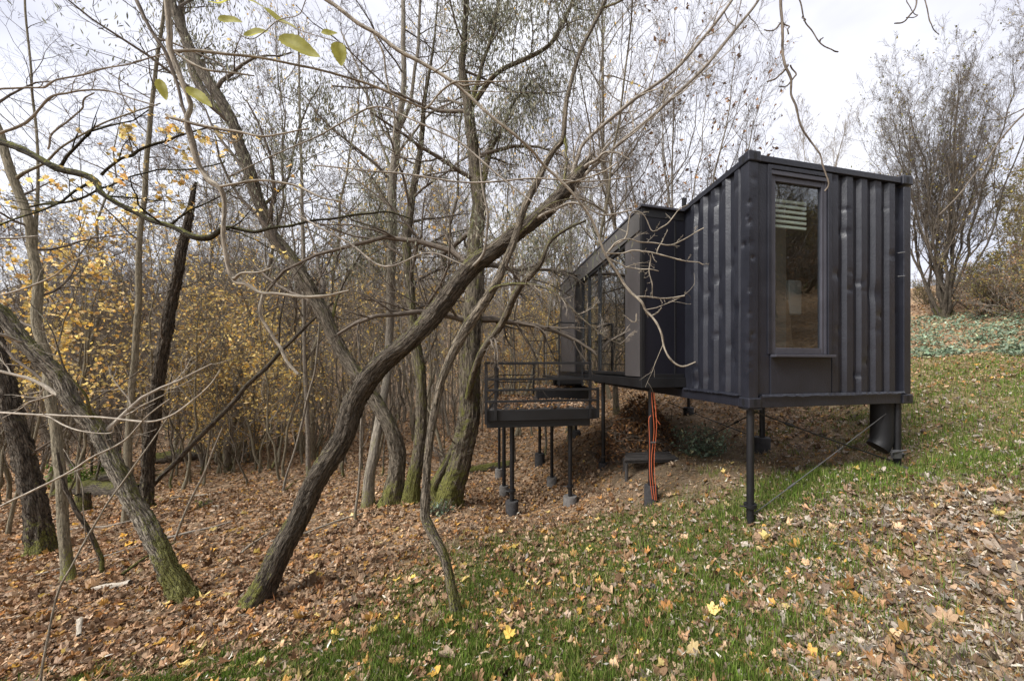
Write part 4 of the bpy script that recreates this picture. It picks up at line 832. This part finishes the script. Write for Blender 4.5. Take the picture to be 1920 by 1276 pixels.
KS = [build_kind(70, 8.0, .035, 20, .22, 45, 6, 5, 3, bark='bark_olive', twig='twig_brown', t0=.2, lean=.12, leaf=('leaf_yellow', 150, .085)),
      build_kind(71, 9.5, .045, 20, .22, 45, 6, 5, 3, bark='bark_grey', twig='twig_grey', t0=.2, lean=.18),
      build_kind(72, 5.5, .03, 20, .25, 50, 6, 5, 3, bark='bark_brown', twig='twig_brown', t0=.15, lean=.25),
      build_kind(73, 8.0, .04, 20, .24, 40, 6, 5, 3, bark='bark_olive', twig='twig_grey', t0=.3, lean=.08, leaf=('leaf_yellow', 420, .09))]
KS.append(build_kind(74, 6.0, .03, 16, .26, 60, 5, 4, 2, bark='bark_olive', twig='twig_brown', t0=.3, lean=.12, leaf=('leaf_yellow', 520, .085, MAPLE)))
KB = [build_kind(80, 3.4, .03, 7, .40, 40, 5, 4, 3, stems=7, spread=.35, t0=.15, bark='bark_grey', twig='twig_grey', leaf=('leaf_yellow', 380, .085)),
      build_kind(81, 3.0, .022, 7, .40, 45, 5, 4, 3, stems=9, spread=.45, t0=.1, bark='bark_brown', twig='twig_brown'),
      build_kind(82, 4.2, .03, 7, .42, 45, 5, 4, 3, stems=6, spread=.30, t0=.15, bark='bark_olive', twig='twig_grey', leaf=('leaf_yellow', 1250, .09)),
      build_kind(83, 2.2, .018, 7, .45, 50, 5, 4, 3, stems=9, spread=.6, t0=.05, bark='bark_brown', twig='twig_grey', leaf=('leaf_brown', 350, .06))]
rs = np.random.default_rng(5)
def clear(x, y, rad):
    return all((x-a)**2+(y-b)**2 > rad*rad for a, b in placed)
placed = []
TL = ['bare slender woodland tree with olive bark behind the front trunks', 'tall woodland tree with a few yellow leaves behind the front trunks', 'bare grey woodland tree with scattered brown leaves behind the front trunks', 'dark leaning woodland tree with bare crown behind the front trunks']
SL = ['thin sapling with a few yellow leaves in the thicket', 'thin grey leafless sapling in the thicket', 'thin brown leafless leaning sapling in the thicket', 'thin sapling thick with yellow leaves in the thicket']
KB.append(build_kind(84, 4.0, .03, 7, .42, 45, 5, 4, 3, stems=6, spread=.30, t0=.15, bark='bark_olive', twig='twig_grey', leaf=('leaf_orange', 1300, .09)))
BL = ['many stemmed yellow leaved bush in the thicket', 'bare many stemmed brown bush in the thicket', 'tall bushy clump covered in bright yellow leaves in the thicket', 'low tangled bush with dry brown leaves in the thicket', 'bushy clump covered in orange leaves behind the deck']
def field(n, d0, d1, p0, p1, gap):
    out = []; k = 0
    while len(out) < n and k < 4000:
        k += 1; d = d0*(d1/d0)**rs.random(); px = rs.uniform(p0, p1); x = (px-CX)/F*d
        if clear(x, d, gap): placed.append((x, d)); out.append((x, d))
    return out
for x, y in field(80, 11.0, 38, -80, 1150, 1.1):
    k = rs.integers(0, 4); plant(KT[k], 'woodland_tree', x, y, TL[k], 'tree', 'woodland trees behind the front trunks', rs.uniform(.75, 1.1), tilt=.06, rs=rs)
for x, y in field(285, 9.0, 32, -60, 1080, .33):
    k = rs.integers(0, 4); plant(KS[k], 'sapling', x, y, SL[k], 'sapling', 'thin saplings of the thicket', rs.uniform(.7, 1.15), tilt=.09, rs=rs)
for x, y in field(38, 15, 36, -60, 1120, .65):
    k = rs.choice([0, 1, 1, 3, 1]); k = 2 if (rs.random() < .12 and 450 < CX+F*x/y < 640) or (rs.random() < .3 and CX+F*x/y > 880) else k
    plant(KB[k], 'thicket_bush', x, y, BL[k], 'bush', 'bushes of the thicket', rs.uniform(.7, 1.3), tilt=.05, rs=rs)
for i in range(30):
    px, dd = (rs.uniform(400, 640), rs.uniform(10.5, 16)) if i < 12 else (rs.uniform(885, 1075), rs.uniform(13, 22))
    x, y = (px-CX)/F*dd, dd; k = 2 if i < 12 or rs.random() < .35 else 4
    plant(KB[k], 'thicket_bush', x, y, BL[k], 'bush', 'bushes of the thicket', rs.uniform(.8, 1.4), tilt=.06, rs=rs)
for px, dd, s in ((20, 6.8, 1.0), (150, 8.6, 1.1), (90, 9.5, 1.2), (215, 10.5, 1.1), (330, 11, .9), (-20, 8.5, 1.2)):
    x, y = (px-CX)/F*dd, dd; plant(KS[4], 'maple_sapling', x, y, 'thin young maple with bright yellow leaves among the left trunks', 'sapling', 'young yellow maples among the left trunks', s, tilt=.06, rs=rs)
# behind the viewer, so the panes have a wood to mirror
for a, b, k in ((4, -6, 0), (7, -8, 1), (2, -9, 3), (9, -5, 2), (-3, -8, 1), (12, -10, 3), (6, -13, 2), (10, -3.5, 1), (12.5, -6.5, 0), (15, -8, 2), (9.5, -7.5, 3), (14, -5, 0), (17, -10, 1), (18, -7.5, 3), (12, -8.2, 1), (16, -12, 0), (20, -11, 2), (8.5, -4.6, 2), (20, -14, 3), (11.2, -5.2, 3), (13.5, -9.4, 1), (22, -9, 0)): plant(KT[k], 'woodland_tree', a, b, 'bare woodland tree mirrored in the window of the cabin', 'tree', 'woodland trees mirrored in the window', 1.0, tilt=.05, rs=rs)

# trees beyond the cabin
KR = build_kind(90, 9.5, .07, 17, .40, 32, 8, 7, 5, stems=15, spread=.26, t0=.2, up=.16, bark='bark_dark', twig='twig_brown', rmin=.0032, leaf=('leaf_olive', 2000, .10))
KV = build_kind(91, 9.0, .075, 16, .36, 34, 7, 5, 4, stems=5, spread=.24, t0=.2, up=.10, bark='bark_grey', twig='twig_brown', rmin=.003, leaf=('leaf_brown', 420, .13))
KN = build_kind(92, 9.0, .07, 24, .30, 28, 7, 6, 4, stems=3, spread=.12, t0=.3, up=.12, bark='bark_grey', twig='twig_grey', rmin=.003)
def at(px, d): return (px-CX)/F*d, d
x, y = at(1775, 19); plant(KR, 'round_bare_tree', x, y, 'broad round many stemmed bare tree on the bank at the right', 'tree', None, 1.24, rz=.6, rs=rs)
x, y = at(1300, 17); plant(KV, 'seed_tree', x, y, 'bare tree with dark hanging seed clusters behind the container roof', 'tree', None, 1.5, rz=1.0, rs=rs)
x, y = at(1230, 16); plant(KV, 'seed_tree', x, y, 'bare forked tree rising behind the glazed extension', 'tree', None, 1.5, rz=3.0, rs=rs)
x, y = at(1535, 27); plant(KN, 'narrow_bare_tree', x, y, 'small narrow bare tree peeping above the container roof', 'tree', None, 2.0, rz=.5, rs=rs)
KY = [build_kind(95, 7.0, .06, 14, .36, 40, 6, 5, 3, stems=4, spread=.2, t0=.15, bark='bark_olive', twig='twig_grey', leaf=('leaf_olive', 3600, .11)),
      build_kind(96, 2.6, .03, 8, .42, 50, 6, 5, 3, stems=10, spread=.7, t0=.02, bark='bark_brown', twig='twig_brown', rmin=.003, leaf=('leaf_olive', 2600, .07)),
      build_kind(97, 2.2, .03, 8, .45, 55, 6, 5, 3, stems=10, spread=.8, t0=.02, bark='bark_brown', twig='twig_grey', rmin=.003, leaf=('leaf_brown', 2200, .06))]
YL = ['tall shrubby tree with sparse yellow olive leaves on the right bank', 'tangled olive bush at the foot of the round tree on the right bank', 'dense brown tangled bush on the right bank']
for px, d, k, s in ((1905, 20, 0, 1.1), (1960, 17, 0, 1.2), (1930, 25, 0, 1.1), (1850, 17.5, 1, 1.15), (1890, 16.6, 2, 1.1), (1935, 15.5, 2, 1.2), (1965, 15, 1, 1.1), (1830, 19, 2, .9), (1740, 24, 1, .9), (1800, 23, 1, 1), (1770, 26, 2, 1.1), (1915, 18.5, 1, 1.2), (1880, 19.5, 2, 1.2)):
    x, y = at(px, d); plant(KY[k], 'bank_tree' if k == 0 else 'bank_bush', x, y, YL[k], 'tree' if k == 0 else 'bush', 'trees on the right bank' if k == 0 else 'bushes on the right bank', s, rs=rs)

for a, b, k in ((9, -4, 1), (10.5, -6.5, 2), (12, -5.5, 1), (14, -8.5, 2), (16, -7, 2), (15, -11, 1), (11, -8, 0), (13, -7, 0), (17, -9, 0), (19, -11, 0), (16, -13, 0)): plant(KY[k], 'bank_bush', a, b, 'tangled brown bush mirrored in the window of the cabin', 'bush', 'bushes mirrored in the window', 1.4, rs=rs)

for i in range(46):
    aa, bb = rs.uniform(14, 48), rs.uniform(-34, -9)
    if aa > -bb*.9: plant(KY[1+i % 2], 'bank_bush', aa, bb, 'tangled brown bush mirrored in the window of the cabin', 'bush', 'bushes mirrored in the window', rs.uniform(1.6, 3), rs=rs)

# the far wooded hillside reads as one mass
rs2 = np.random.default_rng(9); n = 2300
fx = rs2.uniform(-95, 75, n); fy = rs2.uniform(33, 92, n); ok = (np.abs(fx) < fy*1.9)&(fx < fy*.25+8); fx, fy = fx[ok], fy[ok]; n = len(fx)
H = rs2.uniform(6, 10, n); h = np.linspace(0, 1, 5)
P = np.stack([fx[:, None]+rs2.normal(size=(n, 1))*.7*h, fy[:, None]+rs2.normal(size=(n, 1))*.7*h, gz(fx, fy)[:, None]-.2+H[:, None]*h], -1); r = .11*(1-.85*h)[None]*rs2.uniform(.5, 1.3, (n, 1))
b = TM(); b.paths(P, r, 4); A, ar = grow(P, r, 9, .25, 1, .38, 38, .12, .1, 5, .5, rmin=.012, rs=rs2); b.paths(A, ar, 3); B, br = grow(A, ar, 5, .1, 1, .5, 38, .15, .08, 4, .6, rmin=.010, rs=rs2); b.paths(B, br, 3)
fw = obj('far_woodland', mesh('far_woodland', np.concatenate(b.V), [np.concatenate(b.F)], {'bark': ('FLOAT_VECTOR', np.concatenate(b.A))}, True), MAT['twig_grey']); tag(fw, kind='stuff')
i = rs2.integers(0, len(B), 5000); p = B[i, rs2.integers(0, 4, 5000)]+rs2.normal(size=(5000, 3))*.3
tag(leafobj('far_foliage', [leaves(p, rs2.normal(size=p.shape), rs2.uniform(.14, .30, len(p)), DIAMOND, rs2)], MAT['leaf_olive']), kind='stuff')

# fine brush between the stems: one uncountable tangle
n = 1000; d = 13.0*(30/12.0)**rs2.random(n); px = rs2.uniform(-60, 1120, n); x = (px-CX)/F*d; keep = ~((px > 560)&(d < 11))&~((px > 890)&(d < 13)); x, d = x[keep], d[keep]; n = len(x)
h = np.linspace(0, 1, 6); q = rs2.normal(size=(n, 2))*.55; H = rs2.uniform(.7, 2.6, n)
P = np.stack([x[:, None]+q[:, :1]*h**1.3*H[:, None]*.7, d[:, None]+q[:, 1:]*h**1.3*H[:, None]*.7, gz(x, d)[:, None]-.05+H[:, None]*h], -1); r = np.maximum(.008*(1-.8*h)[None]*rs2.uniform(.5, 1.4, (n, 1)), .0025)
b = TM(); b.paths(P, r, 4); A, ar = grow(P, r, 6, .15, 1, .45, 45, .18, .03, 5, .6, rmin=.0022, rs=rs2); b.paths(A, ar, 3); B, br = grow(A, ar, 4, .1, 1, .5, 40, .2, 0, 4, .6, rmin=.0018, rs=rs2); b.paths(B, br, 3)
tag(obj('undergrowth', mesh('undergrowth', np.concatenate(b.V), [np.concatenate(b.F)], {'bark': ('FLOAT_VECTOR', np.concatenate(b.A))}, True), MAT['twig_near']), kind='stuff')

# ---------------------------------------------------------------- fallen leaves, grass, ivy
rl = np.random.default_rng(17)
def polar(n, r0, r1, power=1.): 
    r = r0*(r1/r0)**rl.random(n); px = rl.uniform(-120, 2040, n); y = r; return (px-CX)/F*y, y
def scatter(n, r0, r1, prob):
    x, y = polar(n, r0, r1); k = rl.random(len(x)) < prob(x, y); return x[k], y[k]
def drift(x, y): return .45+.75*vnoise(x, y, .8, 51)*(.6+.4*vnoise(x, y, .3, 52))
def lay(x, y, lift):
    N = gnormal(x, y); return np.stack([x, y, gz(x, y)+lift], -1), N
def bankness(x, y): return 1/(1+np.exp(-(x-1.0-.12*y)*1.8))
sets = []
x, y = scatter(24000, 1.5, 8, lambda x, y: litter_amt(x, y)*(1-.85*bankness(x, y))*drift(x, y)); P, N = lay(x, y, .012+.02*rl.random(len(x))); sets.append(leaves(P, N, rl.uniform(.035, .115, len(x))*(1+.45*(rl.random(len(x)) < .10)), MAPLE, rl, 1.0, .30))
x, y = scatter(64000, 1.5, 9, lambda x, y: litter_amt(x, y)*(1-.7*bankness(x, y))*drift(x, y)); P, N = lay(x, y, .01+.02*rl.random(len(x))); sets.append(leaves(P, N, rl.uniform(.025, .075, len(x)), OVAL, rl, 1.3, .4))
tag(leafobj('fallen_leaves', sets, MAT['litter_warm']), kind='stuff')
x, y = scatter(62000, 7, 32, lambda x, y: litter_amt(x, y)*np.clip(1.2-.5*bankness(x, y), 0, 1)); P, N = lay(x, y, .015+.03*rl.random(len(x)))
tag(leafobj('fallen_leaves', [leaves(P, N, rl.uniform(.07, .13, len(x))*np.clip(y/12, .85, 1.6), OVAL, rl, 1.4, .45)], MAT['litter_warm']), kind='stuff')
sets = []
x, y = scatter(20000, 1.4, 9, lambda x, y: np.clip(litter_amt(x, y), .3, 1)*bankness(x, y)*(1-.8*under(x, y))*(.30+.9*vnoise(x, y, .55, 21)**1.3)); P, N = lay(x, y, .012+.03*rl.random(len(x))); sets.append(leaves(P, N, rl.uniform(.03, .10, len(x))*(1+.5*(rl.random(len(x)) < .08)), MAPLE, rl, .9, .34))
x, y = scatter(50000, 1.4, 12, lambda x, y: np.clip(litter_amt(x, y), .3, 1)*bankness(x, y)*(.35+.8*vnoise(x, y, .5, 22))); P, N = lay(x, y, .01+.03*rl.random(len(x))); sets.append(leaves(P, N, rl.uniform(.02, .06, len(x)), OVAL, rl, .9, .4))
tag(leafobj('fallen_leaves', sets, MAT['litter_grey']), kind='stuff')
x, y = scatter(17000, 1.4, 8, lambda x, y: np.clip(.25+bankness(x, y), 0, 1)*np.clip(1-.6*under(x, y), 0, 1)); P, N = lay(x, y, .015+.035*rl.random(len(x)))
tag(leafobj('fallen_willow_leaves', [leaves(P, N, rl.uniform(.035, .085, len(x)), NARROW, rl, 1.1, .45)], MAT['litter_narrow']), kind='stuff')
x, y = scatter(500, 1.6, 12, lambda x, y: 1-.8*bankness(x, y)); P, N = lay(x, y, .035)
tag(leafobj('fallen_yellow_leaves', [leaves(P, N, rl.uniform(.06, .13, len(x)), MAPLE, rl, .7, .3)], MAT['leaf_yellow']), kind='stuff')
x, y = scatter(60000, 1.4, 8, lambda x, y: np.clip(litter_amt(x, y), .35, 1)); P, N = lay(x, y, .006+.012*rl.random(len(x)))
tag(leafobj('leaf_crumbs', [leaves(P, N, rl.uniform(.012, .035, len(x)), DIAMOND, rl, 1.2, .5)], MAT['leaf_brown']), kind='stuff')
def blades(x, y, h, w, lean=.5):
    n = len(x); z = gz(x, y)-.01; a = rl.uniform(0, 6.28, n); c, s = np.cos(a), np.sin(a)
    b = rl.uniform(0, 6.28, n); l = lean*rl.random(n); V = np.empty((n, 5, 3))
    for k, (f, ww) in enumerate(((0, -1), (0, 1), (.55, -.7), (.55, .7), (1, 0))):
        bend = l*h*f**1.7
        V[:, k, 0] = x+ww*w*c+bend*np.cos(b); V[:, k, 1] = y+ww*w*s+bend*np.sin(b); V[:, k, 2] = z+h*f*(1-.35*l*f)
    T = np.array([[0, 1, 3], [0, 3, 2], [2, 3, 4]]); return V.reshape(-1, 3), ((np.arange(n)*5)[:, None, None]+T).reshape(-1, 3)
x, y = scatter(520000, 1.4, 13, lambda x, y: grass_amt(x, y)**1.15)
cl = vnoise(x, y, .22, 12); h = (.035+.085*rl.random(len(x))*cl*1.3)*(1+.45*bankness(x, y)); tag(leafobj('grass', [blades(x, y, h, .0022+.0016*rl.random(len(x))+.0004*y)], MAT['grass_blade']), kind='stuff')
x, y = scatter(190000, 1.4, 14, lambda x, y: np.maximum(bankness(x, y), .45*grass_amt(x, y))*np.clip(vnoise(x, y, .6, 14)*1.6-.1, .15, 1)); tag(leafobj('dry_grass', [blades(x, y, .03+.10*rl.random(len(x)), .0017+.0003*y, 1.7)], MAT['grass_dry']), kind='stuff')
n = 900; x0, y0 = scatter(n, 1.6, 9, lambda x, y: bankness(x, y)*(1-.7*under(x, y))); x = np.repeat(x0, 26)+rl.normal(size=len(x0)*26)*.045; y = np.repeat(y0, 26)+rl.normal(size=len(x0)*26)*.045
tag(leafobj('grass_tufts', [blades(x, y, .05+.11*rl.random(len(x)), .0018+.0003*y, .7)], MAT['grass_blade']), kind='stuff')
# ivy sheet on the bank
n = 26000; px = rl.uniform(1560, 2100, n); d = rl.uniform(9, 20, n); x, y = (px-CX)/F*d, d; py = HY-(gz(x, y)-EYE)/y*F
k = (py < 668+6*np.sin(px/30))&(py > 588+10*(vnoise(x, y, 2, 3)-.5))&(px < 2100); x, y = x[k], y[k]
k = vnoise(x, y, .9, 41)*.6+vnoise(x, y, .35, 42)*.4 > .30*rl.random(len(x))+.22; x, y = x[k], y[k]; P, N = lay(x, y, .04+.55*rl.random(len(x))*vnoise(x, y, .8, 4)**1.5); tag(leafobj('ivy', [leaves(P, N, rl.uniform(.08, .17, len(x)), DIAMOND, rl, .5, .6)], MAT['ivy_leaf']), kind='stuff')
# small ivy clump below the cabin and nettles at the mossy foot
def clump(name, px, py, d, rad, n, sz, label, mat='ivy_leaf', shape=OVAL):
    g = W(px, py, d); t = thing(name, gpt(g[0], g[1]), label, 'plant'); b = TM(); rs = np.random.default_rng(int(px))
    a = rs.uniform(0, 6.28, 60); q = rad*np.sqrt(rs.random(60)); s = np.stack([g[0]+q*np.cos(a)*.5, g[1]+q*np.sin(a)*.5], -1); h = np.linspace(0, 1, 5)
    P = np.stack([s[:, :1]+(q*np.cos(a)*.7)[:, None]*h, s[:, 1:]+(q*np.sin(a)*.7)[:, None]*h, gz(s[:, 0], s[:, 1])[:, None]-.02+(rad*rs.uniform(.5, 1.1, 60))[:, None]*h], -1)
    b.paths(P, np.full((60, 5), .004), 4); b.link('stem', MAT['twig_brown'], t)
    leafobj('leaves', [crown_leaves(P, n, rs, sz, shape, .05)], MAT[mat], t)
clump('ivy_clump', 1315, 835, 7.2, .55, 900, .07, 'dark green leafy clump in the shade below the cabin floor')
clump('nettle_clump', 822, 948, 6.1, .22, 160, .07, 'small green plant at the foot of the buttressed willow')
clump('fern_clump', 165, 905, 10.5, .8, 900, .10, 'bright green leafy patch behind the mossy leaning tree', 'grass_blade')
clump('weed_clump', 385, 952, 7.6, .13, 60, .05, 'tiny green weed among the bare leaves of the left forest floor', 'grass_blade')

for i in range(46):
    dd = rs.uniform(5.2, 15); px = rs.uniform(150, 900); x, y = (px-CX)/F*dd, dd; an = rs.uniform(0, 3.14); ln = rs.uniform(.25, 1.1); r0 = rs.uniform(.006, .018)*(1+dd/14)
    h = np.linspace(-.5, .5, 12); P = np.stack([x+ln*h*np.cos(an)+.03*np.sin(h*7+i), y+ln*h*np.sin(an)+.03*np.cos(h*6+i), h*0], -1); P[:, 2] = gz(P[:, 0], P[:, 1])+.02+r0
    t = thing('fallen_stick', P[0], 'thin bare stick lying in the leaves of the forest floor', 'stick', 'sticks lying on the forest floor'); q = TM(); q.put(*rough_tube(P, r0*np.linspace(1, .5, 12), 7, i, .1)); q.link('wood', MAT[['twig_near', 'bark_dark', 'twig_grey'][i % 3]], t)
# brush heap under the extension
bh = thing('brush_heap', gpt(*W(1195, 850, 8.0)[:2]), 'dark heap of cut twigs and dead leaves under the extension', 'brush heap')
g = W(1195, 850, 8.0); n = 520; rs = np.random.default_rng(31); a = rs.uniform(0, 6.28, n); q = np.sqrt(rs.random(n)); cx = g[0]+.95*q*np.cos(a); cy = g[1]+.7*q*np.sin(a); base = gz(cx, cy); cz_ = base+1.25*(1-q**1.6)*rs.random(n)
dr = nrm(rs.normal(size=(n, 3))*np.array([1, 1, .5])); ln = rs.uniform(.2, .8, n); tt = np.linspace(-.5, .5, 4); P = np.stack([cx, cy, cz_], -1)[:, None]+dr[:, None]*ln[:, None, None]*tt[:, None]+rs.normal(size=(n, 4, 3))*.03
b = TM(); b.paths(P, np.full((n, 4), .006)*rs.uniform(.4, 1.5, (n, 1)), 4); b.link('twigs', MAT['twig_brown'], bh)
n = 2600; a = rs.uniform(0, 6.28, n); q = np.sqrt(rs.random(n)); cx = g[0]+.95*q*np.cos(a); cy = g[1]+.7*q*np.sin(a); cz_ = gz(cx, cy)+1.2*(1-q**1.6)*rs.random(n)**.5
leafobj('leaves', [leaves(np.stack([cx, cy, cz_], -1), rs.normal(size=(n, 3)), rs.uniform(.06, .12, n), OVAL, rs, .8)], MAT['leaf_brown'], bh)
# dry leaves and twigs lying on the deck
n = 700; u, v = rs.uniform(.08, DW-.1, n), rs.uniform(.05, DL-.1, n); P = D0+u[:, None]*DU+v[:, None]*DV+np.array([0, 0, EYE+DZ+.012])
k = (u > .95)&(v > 1.8); P[k, 2] += .26; tag(leafobj('deck_leaves', [leaves(P, np.tile([0, 0, 1.], (n, 1)), rs.uniform(.05, .11, n), MAPLE, rs, .8, .2)], MAT['litter_warm']), kind='stuff')
GIRTH[0] = 1.
# logs, stump and pale sticks in the left forest
def log(name, rows, label, mat, cat='log', seed=1):
    P, r = pxpath(rows, 24); P[:, 2] = np.maximum(P[:, 2], gz(P[:, 0], P[:, 1])+r*.5); t = thing(name, P[0], label, cat); b = TM(); b.put(*rough_tube(P, r, 14, seed, .15)); b.link('wood', MAT[mat], t)
log('log', [(120,928,9.6,30),(170,922,9.5,32),(225,925,9.3,30),(262,930,9.2,26)], 'dark fallen log lying behind the mossy leaning tree', 'bark_dark', seed=3)
log('log', [(140,905,10.5,16),(200,893,10.5,18),(240,885,10.5,12)], 'grey log lying above the dark one at the left', 'bark_pale', seed=4)
log('log', [(290,860,13,22),(330,855,13,24),(380,850,13,14)], 'dark rotten log among the far thin stems on the left', 'bark_dark', seed=5)
log('log', [(880,890,9.4,14),(920,880,9.6,18),(960,872,9.8,14)], 'dark branch lying on the leaves behind the deck stilts', 'bark_dark', seed=6)
log('stump', [(158,985,7.9,42),(157,960,7.9,36),(155,925,7.9,34)], 'short broken stump beside the olive trunk at the left', 'bark_dark', 'stump', seed=7)
log('stick', [(160,1120,4.5,8),(200,1105,4.55,12),(245,1090,4.6,9)], 'pale peeled branch lying in the leaves at the lower left', 'twig_pale', 'stick', seed=8)
log('stick', [(148,1190,3.5,9),(149,1170,3.6,9),(150,1160,3.7,8)], 'short pale wood chip standing out of the leaves at the lower left', 'twig_pale', 'stick', seed=9)
log('stick', [(115,1140,4.4,5),(140,1118,4.5,5),(150,1108,4.6,4)], 'thin pale splinter lying by the foot of the olive trunk', 'twig_pale', 'stick', seed=10)
